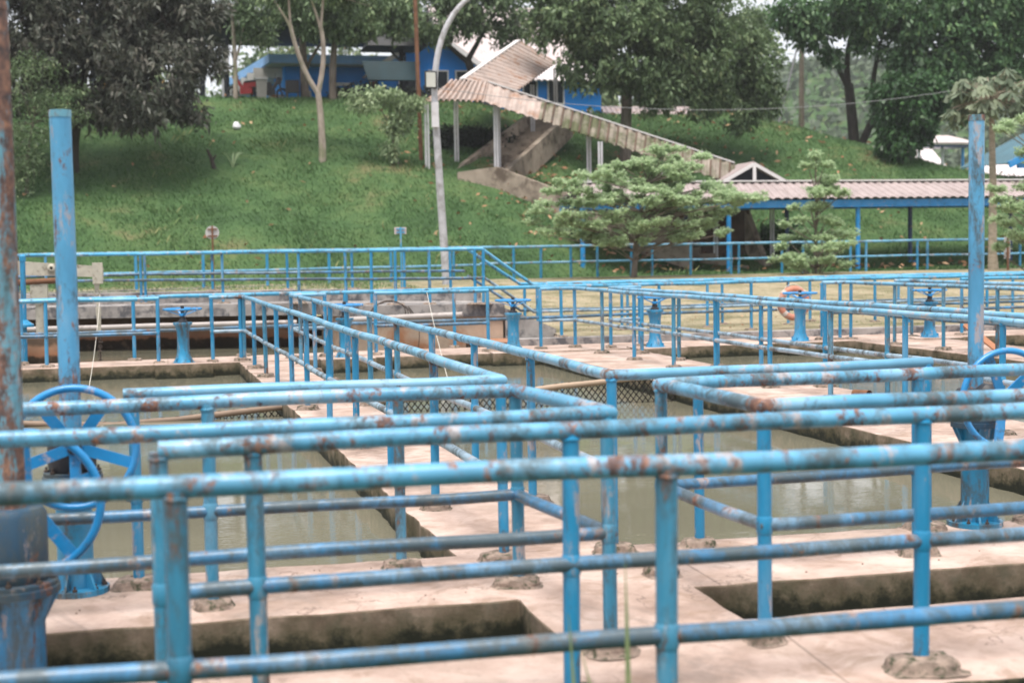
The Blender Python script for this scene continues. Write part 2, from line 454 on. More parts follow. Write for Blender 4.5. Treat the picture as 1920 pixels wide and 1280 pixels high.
M['white_plastic'] = simple('white_plastic', (0.75, 0.75, 0.78), 0.05, 3, 0.5, 0.4, 0.0)
M['bin_grey'] = simple('grey_bin', (0.24, 0.23, 0.21), 0.1, 3, 0.6, 0.3, 0.0)
M['bike_black'] = simple('bike_black', (0.02, 0.02, 0.022), 0.2, 3, 0.4, 0.4, 0.0)
M['bike_red'] = simple('bike_red', (0.33, 0.04, 0.04), 0.2, 3, 0.35, 0.5, 0.0)
M['lamp_glass'] = simple('lamp_lens', (0.52, 0.52, 0.47), 0.1, 3, 0.3, 0.5, 0.0)
M['dirt'] = simple('brown_earth', (0.12, 0.085, 0.06), 0.4, 3, 0.95, 0.1, 0.5)
M['debris'] = simple('pale_litter', (0.60, 0.58, 0.54), 0.2, 9, 0.8, 0.2, 0.0)


# ------------------------------------------------------------------ mesh helpers
class MB:
    def __init__(self):
        self.v, self.f = [], []

    def add(self, vs, fs):
        b = len(self.v)
        self.v += [tuple(x) for x in vs]
        self.f += [tuple(i + b for i in f) for f in fs]
        return self

    def box(self, c, size, rz=0.0, taper=1.0, jit=0.0, tilt=None):
        hx, hy, hz = (q / 2 for q in size)
        vs = []
        for z in (-1, 1):
            k = taper if z > 0 else 1.0
            for x, y in ((-1, -1), (1, -1), (1, 1), (-1, 1)):
                p = Vector((x * hx * k, y * hy * k, z * hz))
                if jit:
                    p += Vector((random.uniform(-jit, jit), random.uniform(-jit, jit), random.uniform(-jit, jit) * (z > 0)))
                if tilt is not None:
                    p = tilt @ p
                p = Matrix.Rotation(rz, 3, 'Z') @ p
                vs.append(p + Vector(c))
        return self.add(vs, [(3, 2, 1, 0), (4, 5, 6, 7), (0, 1, 5, 4), (1, 2, 6, 5), (2, 3, 7, 6), (3, 0, 4, 7)])

    def beam(self, a, b, w, h, upv=(0, 0, 1), w2=None, h2=None):
        a, b = Vector(a), Vector(b)
        d = (b - a).normalized()
        u = Vector(upv)
        sd_ = d.cross(u)
        if sd_.length < 1e-4:
            sd_ = d.cross(Vector((1, 0, 0)))
        sd_.normalize()
        u = sd_.cross(d)
        vs = []
        for p, ww, hh in ((a, w, h), (b, w2 or w, h2 or h)):
            for x, y in ((-1, -1), (1, -1), (1, 1), (-1, 1)):
                vs.append(p + sd_ * x * ww / 2 + u * y * hh / 2)
        return self.add(vs, [(3, 2, 1, 0), (4, 5, 6, 7), (0, 1, 5, 4), (1, 2, 6, 5), (2, 3, 7, 6), (3, 0, 4, 7)])

    def tube(self, pts, r, n=14, closed=False, caps=True):
        pts = [Vector(p) for p in pts]
        N = len(pts)
        rs = r if isinstance(r, (list, tuple)) else [r] * N
        ref = None
        vs = []
        for i in range(N):
            if closed:
                d1 = (pts[i] - pts[i - 1]).normalized()
                d2 = (pts[(i + 1) % N] - pts[i]).normalized()
            else:
                d1 = (pts[i] - pts[max(i - 1, 0)])
                d2 = (pts[min(i + 1, N - 1)] - pts[i])
                d1 = d1.normalized() if d1.length > 1e-9 else d2.normalized()
                d2 = d2.normalized() if d2.length > 1e-9 else d1
            t = (d1 + d2)
            t = t.normalized() if t.length > 1e-6 else d2
            if ref is None:
                ref = Vector((0, 0, 1)) if abs(t.z) < 0.9 else Vector((0, 1, 0))
            a = ref - t * ref.dot(t)
            if a.length < 1e-5:
                a = Vector((1, 0, 0)) - t * t.x
            a.normalize()
            ref = a
            b_ = t.cross(a)
            cosh = max(0.35, t.dot(d2))
            # mitre: stretch along the bend plane
            bend = (d2 - d1)
            bend = bend.normalized() if bend.length > 1e-4 else None
            for k in range(n):
                an = 2 * math.pi * k / n
                off = (a * math.cos(an) + b_ * math.sin(an)) * rs[i]
                if bend is not None:
                    w = off.dot(bend)
                    off += bend * w * (1 / cosh - 1)
                vs.append(pts[i] + off)
        fs = []
        for i in range(N if closed else N - 1):
            j = (i + 1) % N
            for k in range(n):
                l = (k + 1) % n
                fs.append((i * n + k, i * n + l, j * n + l, j * n + k))
        if caps and not closed:
            fs.append(tuple(range(n - 1, -1, -1)))
            fs.append(tuple((N - 1) * n + k for k in range(n)))
        return self.add(vs, fs)

    def lathe(self, c, prof, n=24, axis='Z'):
        vs, fs = [], []
        for r, z in prof:
            for k in range(n):
                an = 2 * math.pi * k / n
                p = (r * math.cos(an), r * math.sin(an), z)
                if axis == 'Y':
                    p = (p[0], -p[2], p[1])
                vs.append((c[0] + p[0], c[1] + p[1], c[2] + p[2]))
        for i in range(len(prof) - 1):
            for k in range(n):
                l = (k + 1) % n
                fs.append((i * n + k, i * n + l, (i + 1) * n + l, (i + 1) * n + k))
        fs.append(tuple(range(n - 1, -1, -1)))
        fs.append(tuple((len(prof) - 1) * n + k for k in range(n)))
        return self.add(vs, fs)

    def prism(self, poly, z0, z1):
        n = len(poly)
        vs = [(x, y, z0) for x, y in poly] + [(x, y, z1) for x, y in poly]
        fs = [tuple(range(n - 1, -1, -1)), tuple(range(n, 2 * n))]
        for i in range(n):
            j = (i + 1) % n
            fs.append((i, j, n + j, n + i))
        return self.add(vs, fs)

    def slab(self, quad, th, nrm=None):
        q = [Vector(p) for p in quad]
        nn = nrm or (q[1] - q[0]).cross(q[-1] - q[0]).normalized()
        vs = q + [p - nn * th for p in q]
        k = len(q)
        fs = [tuple(range(k)), tuple(range(2 * k - 1, k - 1, -1))]
        for i in range(k):
            j = (i + 1) % k
            fs.append((i, i + k, j + k, j))
        return self.add(vs, fs)

    def build(self, name, material, parent=None, smooth=True):
        me = bpy.data.meshes.new(name)
        me.from_pydata(self.v, [], self.f)
        me.update()
        bm = bmesh.new()
        bm.from_mesh(me)
        bmesh.ops.recalc_face_normals(bm, faces=bm.faces)
        bm.to_mesh(me)
        bm.free()
        if smooth:
            for p in me.polygons:
                p.use_smooth = True
            me.set_sharp_from_angle(angle=R_(38))
        ob = bpy.data.objects.new(name, me)
        COL.objects.link(ob)
        me.materials.append(material)
        if parent is not None:
            ob.parent = parent
            ob.matrix_parent_inverse = parent_inv(parent)
        return ob


def parent_inv(p):
    m_ = Matrix.Translation(p.location)
    q = p.parent
    while q is not None:
        m_ = m_  # nested parents keep their meshes in world coordinates
        q = q.parent
    if p.type == 'EMPTY':
        return m_.inverted()
    return Matrix.Identity(4)


def joint_wear(ob, pts, reach):
    """Face how close every vertex lies to a weld or a post foot: that is where rust starts."""
    me = ob.data
    co = np.empty(len(me.vertices) * 3, dtype=np.float32)
    me.vertices.foreach_get('co', co)
    co = co.reshape(-1, 3)
    d = np.full(len(co), 9.0)
    for p in pts:
        d = np.minimum(d, np.linalg.norm(co - np.array(p, dtype=np.float32), axis=1))
    at = me.attributes.new('joint', 'FLOAT', 'POINT')
    at.data.foreach_set('value', np.clip(1 - d / reach, 0, 1).astype(np.float32))
    return ob


def thing(name, label, cat, loc=(0, 0, 0), group=None, kind=None):
    o = bpy.data.objects.new(name, None)
    o.empty_display_size = 0.2
    COL.objects.link(o)
    o.location = loc
    tag(o, label, cat, group, kind)
    return o


def tag(o, label=None, cat=None, group=None, kind=None):
    if label:
        o['label'] = label
    if cat:
        o['category'] = cat
    if group:
        o['group'] = group
    if kind:
        o['kind'] = kind
    return o


def quads_object(name, P, tint, material, parent=None):
    """P: (N,4,3) array of quads."""
    N = len(P)
    me = bpy.data.meshes.new(name)
    me.vertices.add(N * 4)
    me.vertices.foreach_set('co', np.ascontiguousarray(P.reshape(-1), dtype=np.float32))
    me.loops.add(N * 4)
    me.loops.foreach_set('vertex_index', np.arange(N * 4, dtype=np.int32))
    me.polygons.add(N)
    me.polygons.foreach_set('loop_start', np.arange(0, N * 4, 4, dtype=np.int32))
    me.polygons.foreach_set('loop_total', np.full(N, 4, dtype=np.int32))
    me.update(calc_edges=True)
    at = me.attributes.new('tint', 'FLOAT', 'FACE')
    at.data.foreach_set('value', np.ascontiguousarray(tint, dtype=np.float32))
    ob = bpy.data.objects.new(name, me)
    COL.objects.link(ob)
    me.materials.append(material)
    if parent is not None:
        ob.parent = parent
        ob.matrix_parent_inverse = parent_inv(parent)
    return ob


def unit(a):
    return a / np.maximum(np.linalg.norm(a, axis=-1, keepdims=True), 1e-9)


def leaf_quads(B, D, L, W, rng, droop=0.25, flat=False):
    n = len(B)
    if flat:
        S = np.stack([-D[:, 1], D[:, 0], rng.normal(0, 0.9, n)], -1)
    else:
        S = np.cross(D, rng.normal(0, 1, (n, 3)))
    S = unit(S)
    mid = B + D * (L * 0.5)[:, None]
    tip = B + D * L[:, None]
    tip[:, 2] -= L * droop
    return np.stack([B, mid + S * W[:, None], tip, mid - S * W[:, None]], 1)


def value_noise(P, f):
    x, y, z = P[:, 0] * f, P[:, 1] * f, P[:, 2] * f
    return (np.sin(x * 1.7 + 1.3 * np.sin(y * 1.1 + z)) + np.sin(y * 2.1 + 1.7 * np.sin(z * 1.3 + x * 0.7)) + np.sin(z * 1.9 + 1.1 * np.sin(x * 1.5 + 2.0))) / 3


def crown(name, blobs, material, parent, seed, n_clusters, per, leaf=(0.22, 0.045), spread=0.22, gap=0.15, freq=1.3, down=-0.35, shell=0.45, flat=False):
    """Leaves gathered in small rosettes spread through several ellipsoids, with holes between the clumps."""
    rng = np.random.default_rng(seed)
    w = np.array([b[3] * b[4] * b[5] for b in blobs]) ** 0.75
    w /= w.sum()
    cs, cv = [], []
    for b, k in zip(blobs, (w * n_clusters).astype(int) + 1):
        d = unit(rng.normal(0, 1, (k * 3, 3)))
        r = rng.uniform(0, 1, (k * 3, 1)) ** shell
        p = np.array(b[:3]) + d * r * np.array(b[3:6]) * (1 + 0.22 * value_noise(d * 3 + seed, 1.0)[:, None])
        keep = value_noise(p + seed * 3.1, freq) > -gap * 2 + 0.0
        p, d, r = p[keep][:k], d[keep][:k], r[keep][:k]
        cs.append(p)
        cv.append(unit(d * np.array([1, 1, 0.7]) + rng.normal(0, 0.35, p.shape)))
    C = np.concatenate(cs)
    V = np.concatenate(cv)
    n = len(C)
    ctint = rng.normal(0, 0.16, n)
    B = np.repeat(C, per, 0) + rng.normal(0, spread * 0.45, (n * per, 3))
    D = np.repeat(V, per, 0) * 0.6 + unit(rng.normal(0, 1, (n * per, 3)))
    D[:, 2] += down
    if flat:
        D[:, 2] *= 0.15
    D = unit(D)
    L = leaf[0] * rng.uniform(0.6, 1.3, n * per)
    W = leaf[1] * rng.uniform(0.7, 1.3, n * per)
    Q = leaf_quads(B, D, L, W, rng, 0.25, flat)
    tint = np.clip(0.45 + np.repeat(ctint, per) + rng.normal(0, 0.18, n * per), 0, 1)
    return quads_object(name, Q, tint, material, parent), C


def limbs(name, paths, material, parent, n=8):
    mb = MB()
    for pts, rs in paths:
        mb.tube(pts, rs, n)
    return mb.build(name, material, parent)


def bezier(a, b, cpt, k=8):
    a, b, cpt = Vector(a), Vector(b), Vector(cpt)
    return [a * (1 - t) ** 2 + cpt * 2 * t * (1 - t) + b * t * t for t in [i / k for i in range(k + 1)]]


def twig_paths(nodes, targets, r0=0.035, seed=0, sag=0.1):
    rr = random.Random(seed)
    out = []
    for t in targets:
        t = Vector(t)
        nd_ = min(nodes, key=lambda q: (Vector(q) - t).length + rr.uniform(0, 0.8))
        nd_ = Vector(nd_)
        mid = (nd_ + t) / 2 + Vector((rr.uniform(-0.3, 0.3), rr.uniform(-0.3, 0.3), rr.uniform(0, 0.35)))
        pts = bezier(nd_, t, mid, 5)
        out.append((pts, [r0 * (1 - 0.8 * i / 5) for i in range(6)]))
    return out


# ------------------------------------------------------------------ terrain
def smooth(a, b, x):
    t = np.clip((x - a) / (b - a), 0, 1)
    return t * t * (3 - 2 * t)


def lawn_z(X, Y):
    return np.where(Y < 27, 0.09, 0.09 + 0.55 * smooth(27, 46, Y))


def hill_z(X, Y):
    X = np.asarray(X, float)
    Y = np.asarray(Y, float)
    y0 = 47.6 + 4.2 * smooth(11, 19, X)
    slope = 0.415 + 0.06 * smooth(14, 22, X)
    rise = np.maximum(0, Y - y0) * slope
    # two soft terraces on the left bank
    rise = rise + 0.22 * np.sin((Y - 48) * 0.62 + 0.25 * X) * smooth(49, 53, Y) * (1 - smooth(8, 16, X))
    crest = 7.75 - 0.55 * smooth(13, 19, X) - 3.35 * smooth(27, 37.5, X) - 0.25 * smooth(38, 50, X)
    k = 0.9
    h = np.clip(0.5 + 0.5 * (crest - rise) / k, 0, 1)
    z = crest * (1 - h) + rise * h - k * h * (1 - h)
    z = np.maximum(z, 0)
    base = lawn_z(X, Y)
    wob = 0.12 * np.sin(X * 0.55 + 0.8 * np.sin(Y * 0.31)) * np.sin(Y * 0.47 + 0.5 * X) + 0.05 * np.sin(X * 1.9) * np.sin(Y * 2.3 + X)
    return base + z + wob * smooth(48.5, 52, Y)


def grid_mesh(name, xs, ys, zf, material):
    X, Y = np.meshgrid(xs, ys)
    Z = zf(X, Y)
    v = np.stack([X, Y, Z], -1).reshape(-1, 3)
    nx, ny = len(xs), len(ys)
    f = []
    for j in range(ny - 1):
        for i in range(nx - 1):
            a = j * nx + i
            f.append((a, a + 1, a + 1 + nx, a + nx))
    me = bpy.data.meshes.new(name)
    me.from_pydata(v.tolist(), [], f)
    for p in me.polygons:
        p.use_smooth = True
    ob = bpy.data.objects.new(name, me)
    COL.objects.link(ob)
    me.materials.append(material)
    return ob


hill = grid_mesh('hill', np.concatenate([np.arange(-60, -14, 4.0), np.arange(-14, 46, 0.4), np.arange(46, 140, 5.0)]),
                 np.concatenate([np.arange(46.5, 76, 0.4), np.arange(76, 130, 4.0)]), hill_z, M['hill'])
tag(hill, 'grassy embankment rising behind the basins', kind='structure')
lawn = grid_mesh('lawn', np.concatenate([np.arange(-60, -10, 5.0), np.arange(-10, 40, 0.8), np.arange(40, 140, 8.0)]),
                 np.concatenate([np.arange(33.0, 46.6, 0.7), [46.6]]), lambda X, Y: lawn_z(X, Y) + 0.02, M['lawn'])
tag(lawn, kind='structure')
lawn2 = grid_mesh('lawn', np.concatenate([np.arange(6.9, 40, 0.6), np.arange(40, 140, 8.0)]),
                  np.concatenate([np.arange(25.15, 33.0, 0.5), [33.0]]), lambda X, Y: lawn_z(X, Y) + 0.02 + 0 * X, M['lawn'])
tag(lawn2, kind='structure')
g0 = grid_mesh('ground', np.array([-2000, -300, -60, 0, 60, 300, 2000.0]), np.array([-300, -40, 5.0, 40, 140, 600, 2500.0]), lambda X, Y: 0 * X - 1.4, M['dirt'])
tag(g0, kind='structure')
fg = grid_mesh('ground', np.arange(-12, 16.1, 0.5), np.arange(-3, 5.71, 0.3), lambda X, Y: -0.34 + 0.03 * np.sin(X * 2.1) * np.sin(Y * 3.0), M['hill'])
tag(fg, kind='structure')

# ------------------------------------------------------------------ concrete walkways (the paths between the basins)
SH = 0.032


def shear(x, y):
    return x - SH * max(0.0, y - 8.1)


def subdiv_edge(poly, step=0.35, jit=0.008):
    out = []
    for i, a in enumerate(poly):
        b = poly[(i + 1) % len(poly)]
        L = math.hypot(b[0] - a[0], b[1] - a[1])
        k = max(1, int(L / step))
        for q in range(k):
            t = q / k
            j = jit if q else 0
            out.append((a[0] + (b[0] - a[0]) * t + random.uniform(-j, j), a[1] + (b[1] - a[1]) * t + random.uniform(-j, j)))
    return out


def fall_z(y):
    """The deck in front of the drain channels slopes gently toward the viewer."""
    return -0.062 * max(0.0, 7.05 - y)


def path_slab(poly, z1=0.0, z0=-1.3, name='path', m_='deck', jit=0.014, fall=False):
    p = subdiv_edge(poly, 0.16, jit)
    mb = MB().prism(p, z0, z1)
    if fall:
        mb.v = [(x, y, z + fall_z(y)) if z > -0.5 else (x, y, z) for x, y, z in mb.v]
    o = mb.build(name, M[m_], None, smooth=False)
    bv = o.modifiers.new('bevel', 'BEVEL')
    bv.width = 0.012
    bv.segments = 2
    bv.limit_method = 'ANGLE'
    bv.angle_limit = R_(60)
    tag(o, kind='structure')
    return o


# front deck and the walkway behind the two drain channels, one outline round both openings
path_slab([(-9, 5.48), (15, 5.48), (15, 6.5), (2.61, 6.48), (2.56, 7.03), (15, 7.08), (15, 8.12), (8.0, 8.12), (6.28, 8.12), (2.52, 8.12), (1.55, 8.12), (-9, 8.12), (-9, 7.0), (1.65, 7.03), (1.69, 6.47), (-9, 6.45)], fall=True)
# walkways running away from the camera
path_slab([(shear(1.55, 8.121), 8.121), (shear(2.52, 8.121), 8.121), (shear(2.54, 23.2), 23.2), (shear(1.56, 23.2), 23.2)], z1=-0.001)
path_slab([(shear(6.28, 8.121), 8.121), (shear(8.0, 8.121), 8.121), (shear(7.95, 23.3), 23.3), (shear(6.36, 23.3), 23.3)], z1=-0.001)
path_slab([(12.1, 8.121), (13.6, 8.121), (13.2, 23.6), (11.55, 23.55)], z1=-0.001)
# far walkway
path_slab([(-9, 22.98), (18, 23.82), (30, 24.2), (30, 25.4), (5.7, 24.85), (3.3, 24.9), (-0.3, 24.42), (-9, 23.7)], z1=0.002)
# channel floors / dark water
dw = MB().box((0, 6.75, -0.36), (26, 0.7, 0.02)).build('water', M['drain_water'])
tag(dw, kind='structure')
wt = grid_mesh('water', np.array([-60, -20, 0, 20, 60.0]), np.array([8.0, 12, 20, 26, 33.0]), lambda X, Y: 0 * X - 0.2, M['water'])
tag(wt, kind='structure')
# raised thresholds under the valve pedestals on the far walkway
for xv, yv in ((0.24, 23.5), (2.74, 23.5), (5.52, 23.75), (7.91, 23.6), (10.65, 23.8), (13.07, 23.85)):
    o = MB().box((xv, yv - 0.2, -0.13), (0.86, 0.62, 0.29), jit=0.006).build('path', M['deck'], None, False)
    tag(o, kind='structure')

# kerb along the lawn
kb = MB()
kb.prism(subdiv_edge([(5.9, 24.86), (30, 25.42), (30, 25.75), (5.9, 25.2)], 0.4, 0.012), -0.5, 0.115)
kbo = kb.build('kerb', M['grey_concrete'], None, False)
tag(kbo, kind='structure')

# ------------------------------------------------------------------ railings
def polylen(pts):
    d = [0]
    for a, b in zip(pts, pts[1:]):
        d.append(d[-1] + (Vector(b) - Vector(a)).length)
    return d


def dense(pts, step=0.5, jit=0.003):
    """Subdivide a pipe run and give it the slow waviness of hand-bent pipe."""
    out = [Vector(pts[0])]
    ph = [random.uniform(0, 6.28) for _ in range(4)]
    acc = 0.0
    for a, b in zip(pts, pts[1:]):
        a, b = Vector(a), Vector(b)
        L = (b - a).length
        k = max(1, int(L / step))
        for i in range(1, k + 1):
            p = a.lerp(b, i / k)
            if i < k:
                q = acc + L * i / k
                env = min(1.0, min(i, k - i) * step / 0.4)
                p += Vector((math.sin(q * 1.7 + ph[0]) * 0.4, math.sin(q * 2.3 + ph[1]) * 0.6 + math.sin(q * 0.7 + ph[2]), math.sin(q * 1.1 + ph[3]) + 0.5 * math.sin(q * 3.7 + ph[0]))) * jit * 1.6 * env
            out.append(p)
        acc += L
    return out


def rough_block(c, size, rz=0.0):
    """A hand-floated lump of mortar round a post foot."""
    mb = MB()
    n, rings = 26, ((1.3, 0.02), (1.12, 0.10), (1.04, 0.3), (1.0, 0.62), (0.93, 0.9), (0.8, 1.0), (0.42, 1.1))
    vs, fs = [], []
    ph = random.uniform(0, 6)
    sq = random.uniform(0.2, 0.36)
    for k, h in rings:
        for i in range(n):
            an = 2 * math.pi * i / n
            cx, sx = math.cos(an), math.sin(an)
            q = (abs(cx) ** (1 / sq) + abs(sx) ** (1 / sq)) ** -sq
            w = k * q * (1 + 0.07 * math.sin(3 * an + ph) + random.uniform(-0.05, 0.05))
            p = Matrix.Rotation(rz, 3, 'Z') @ Vector((cx * w * size[0] / 2, sx * w * size[1] / 2, 0))
            vs.append((c[0] + p.x, c[1] + p.y, c[2] + size[2] * h * (1 + random.uniform(-0.12, 0.12) * (h > 0.5))))
    for j in range(len(rings) - 1):
        for i in range(n):
            l = (i + 1) % n
            fs.append((j * n + i, j * n + l, (j + 1) * n + l, (j + 1) * n + i))
    fs.append(tuple((len(rings) - 1) * n + i for i in range(n)))
    fs.append(tuple(range(n - 1, -1, -1)))
    return mb.add(vs, fs)


def railing(label, path, posts, z0=0.0, zt=1.0, zm=0.47, rr=0.032, rp=0.029, top='rail', midm='rail_mid', postm='post', foot=True,
            footsize=(0.2, 0.17, 0.045), group='blue pipe railings round the basins', tops=None, n=14, mid=True):
    """path: plan polyline [(x, y)], z may be given per point; posts: plan points."""
    root = thing('pipe_railing', label, 'railing', (path[0][0], path[0][1], z0), group)
    P3 = [(p[0], p[1], zt if len(p) < 3 else p[2]) for p in path]
    near = P3[0][1] < 15
    stp_ = 0.08 if near else 0.2
    o_ = MB().tube(dense(P3, stp_), rr, n).build('top_rail', M[top], root)
    jp = [(q[0], q[1], zt) for q in posts] + [tuple(p) for p in P3]
    joint_wear(o_, jp, 0.16)
    if mid:
        Pm = [(p[0], p[1], (zm if len(p) < 3 else p[2] - (zt - zm))) for p in path]
        o_ = MB().tube(dense(Pm, stp_), rr * 0.86, n).build('mid_rail', M[midm], root)
        joint_wear(o_, [(q[0], q[1], zm) for q in posts] + [tuple(p) for p in Pm], 0.13)
    for q in posts:
        x, y = q[0], q[1]
        zb = q[2] if len(q) > 2 else (z0 + fall_z(y) if z0 == 0.0 else z0)
        pm = postm if not isinstance(postm, (list, tuple)) else random.choice(postm)
        dx, dy = random.uniform(-0.009, 0.009), random.uniform(-0.009, 0.009)
        kz = 10 if near else 5
        za, zc = zb - 0.01, zt - rr * 0.2
        mb = MB().tube([(x + dx * (1 - i / kz), y + dy * (1 - i / kz), za + (zc - za) * i / kz) for i in range(kz + 1)], rp, n)
        if near:
            # weld beads under the top rail and round the mid rail
            bead = []
            for i in range(14):
                a = 2 * math.pi * i / 14
                bead.append((x + rp * math.cos(a), y + rp * math.sin(a), zt - rr * 0.9 + random.uniform(-0.003, 0.003)))
            mb.tube(bead, 0.0065, 6, closed=True)
        if mid:
            cx_, cy_ = x + dx * (1 - (zm - za) / (zc - za)), y + dy * (1 - (zm - za) / (zc - za))
            mb.tube([(cx_, cy_, zm - rr * 1.2), (cx_, cy_, zm - rr * 0.9), (cx_, cy_, zm + rr * 0.9), (cx_, cy_, zm + rr * 1.2)], [rp * 1.01, rp * 1.13, rp * 1.13, rp * 1.01], n)
        po = mb.build('post', M[pm], root)
        joint_wear(po, [(x, y, zt), (x, y, zm), (x, y, zb)], 0.13)
        if foot:
            s = (footsize[0] * random.uniform(0.85, 1.2), footsize[1] * random.uniform(0.85, 1.2), footsize[2] * random.uniform(0.8, 1.25))
            rough_block((x, y, zb - 0.004), s, random.uniform(-0.15, 0.15)).build('footing', M['footing'], po)
    return root


PO = ['post', 'post', 'post_old']
railing('rust-blotched blue pipe railing nearest the viewer, crossing the whole foreground', [(-4, 4.836), (5.5, 4.49)],
        [(-1.55, 4.748), (0.01, 4.69), (1.595, 4.634), (3.25, 4.575)], z0=-0.34, zm=0.43, rr=0.037, rp=0.037, top='rail_rusty', midm='rail_mid', postm='post_old', foot=False, n=20)
railing('second railing back from the viewer, its left end post standing beside the left valve', [(-0.045, 5.6), (5.8, 5.705)],
        [(-0.045, 5.6), (0.3, 5.61), (1.54, 5.63), (3.085, 5.66), (4.7, 5.69)], rr=0.036, rp=0.034, top='rail_rusty', midm='rail_mid', postm=PO,
        footsize=(0.28, 0.22, 0.05), n=20, zm=0.465)
railing('U-shaped railing round the left drain opening, open toward the left', [(-4, 6.08), (1.86, 6.19), (1.71, 7.3), (-4, 7.28)],
        [(-2.2, 6.12), (1.86, 6.19), (1.71, 7.3), (0.18, 7.29), (-1.6, 7.285)], rr=0.035, rp=0.032, top='rail_rusty', midm='rail_mid', postm='post_old', footsize=(0.19, 0.17, 0.05), n=18)
railing('U-shaped railing round the right drain opening, running off to the right', [(6.2, 7.52), (2.49, 7.31), (2.575, 6.15), (6.2, 6.26)],
        [(5.6, 7.49), (4.0, 7.4), (2.49, 7.31), (2.575, 6.15), (4.3, 6.2)], rr=0.035, rp=0.032, top='rail_rusty', midm='rail_mid', postm=PO, footsize=(0.19, 0.17, 0.05), n=18)
YD = [9.62, 11.24, 12.8, 14.4, 16.05, 17.45, 18.95, 20.4, 21.9]
seg = lambda a, b, y: (a[0] + (b[0] - a[0]) * (y - a[1]) / (b[1] - a[1]), y)
d1a, d1b = (1.77, 7.91), (1.175, 23.5)
railing('railing along the left edge of the middle walkway, bent along the left basin', [(-0.23, 7.86), d1a, d1b, (0.65, 23.5)],
        [(-0.18, 7.86), (1.2, 7.895), d1a] + [seg(d1a, d1b, y) for y in YD] + [d1b, (0.68, 23.5), (1.12, 23.52)], top='rail_long', midm='rail_pale', postm=PO, n=16)
d2a, d2b = (2.42, 7.96), (1.935, 23.78)
railing('railing along the right edge of the middle walkway, turning right over the water', [(4.43, 8.035), d2a, d2b, (2.49, 23.8)],
        [(4.4, 8.03), (2.94, 7.98), d2a] + [seg(d2a, d2b, y) for y in [9.65, 11.27, 12.88, 14.58, 16.22, 17.89, 19.32, 20.94, 22.57]] + [d2b, (2.47, 23.8)],
        top='rail_long', midm='rail_pale', postm=PO, n=16)
d3a, d3b = (7.3, 8.07), (6.68, 24.05)
railing('long pale-blue railing on the left of the right-hand walkway, facing the middle basin', [(5.08, 8.03), d3a, d3b, (6.07, 24.0)],
        [(5.12, 8.03), d3a] + [seg(d3a, d3b, y) for y in [10.1, 11.72, 13.37, 14.93, 16.46, 18.09, 19.55, 21.14, 22.63]] + [d3b, (6.07, 24.0)],
        top='rail_long', midm='rail_pale', postm=PO, n=16)
d4a, d4b = (8.02, 8.1), (7.22, 23.75)
railing('long pale-blue railing on the far right edge of the right-hand walkway', [(9.6, 8.13), d4a, d4b, (7.78, 23.85)],
        [(9.4, 8.13), d4a] + [seg(d4a, d4b, y) for y in [10.0, 11.6, 13.2, 14.87, 16.29, 18.02, 19.4, 20.79, 22.3]] + [d4b, (7.76, 23.85)],
        top='rail_long', midm='rail_pale', postm=PO, n=16)
d5a, d5b = (12.2, 8.1), (11.67, 23.95)
railing('distant walkway railing starting beside the lifebuoy', [d5a, d5b, (11.14, 24.0)], [d5b, (11.14, 24.0), (11.47, 23.97)] + [seg(d5a, d5b, y) for y in [19.5, 20.96, 22.45, 18.0, 16.4]],
        midm='rail_mid', top='rail_long', postm=PO, foot=True, n=12)
d6a, d6b = (13.4, 8.1), (12.92, 24.1)
railing('distant walkway railing behind the tall blue pipe on the right', [d6a, d6b, (12.6, 24.15)], [d6b] + [seg(d6a, d6b, y) for y in [17.0, 18.6, 20.2, 22.0]], top='rail_long', postm=PO, n=12)
railing('short blue railing at the far left, ending by the first small valve', [(-5, 23.35), (-0.11, 23.55)], [(-3.6, 23.4), (-1.78, 23.48), (-0.13, 23.55)], postm='post', n=12)
railing('short blue railing between the second and third small valves with a rope tied on', [(3.27, 23.85), (5.15, 23.8)], [(3.29, 23.85), (5.13, 23.8)], postm='post', n=12)
railing('far right blue railing beyond the sixth small valve', [(13.9, 24.15), (20, 24.5)], [(13.92, 24.15), (15.6, 24.25), (17.2, 24.35)], postm='post', n=12)
b13 = lambda x: 24.33 + 0.122 * (x + 0.3)
railing('continuous blue railing along the back edge of the far walkway', [(-5, b13(-5)), (-0.3, b13(-0.3)), (19, b13(19))],
        [(-4, b13(-4)), (-2.2, b13(-2.2)), (-0.51, b13(-0.51)), (1.2, b13(1.2)), (2.9, b13(2.9)), (4.79, b13(4.79))] + [(x, b13(x), 0.1) for x in (6.75, 8.64, 10.5, 12.05, 13.9, 15.7, 17.5)],
        postm='post', rr=0.033, n=12)
pe = (5.62, 26.5, 1.68)
railing('sloping stair rail running down into the front lawn railing', [pe, (6.63, 26.7, 1.0), (20, 27.3, 1.0)],
        [(6.7, 26.7), (8.36, 26.78), (10.1, 26.85), (11.79, 26.93), (13.67, 27.01), (14.91, 27.06), (16.8, 27.15)], z0=0.1, zm=0.5, midm='rail_pale', n=12)
railing('sloping stair rail running down into the rear lawn railing', [(5.5, 27.25, 1.68), (6.55, 27.4, 1.0), (20, 28.0, 1.0)],
        [(6.63, 27.4), (8.7, 27.5), (10.69, 27.61), (12.6, 27.7), (14.6, 27.8), (16.5, 27.9)], z0=0.1, zm=0.5, midm='rail_mid', n=12)

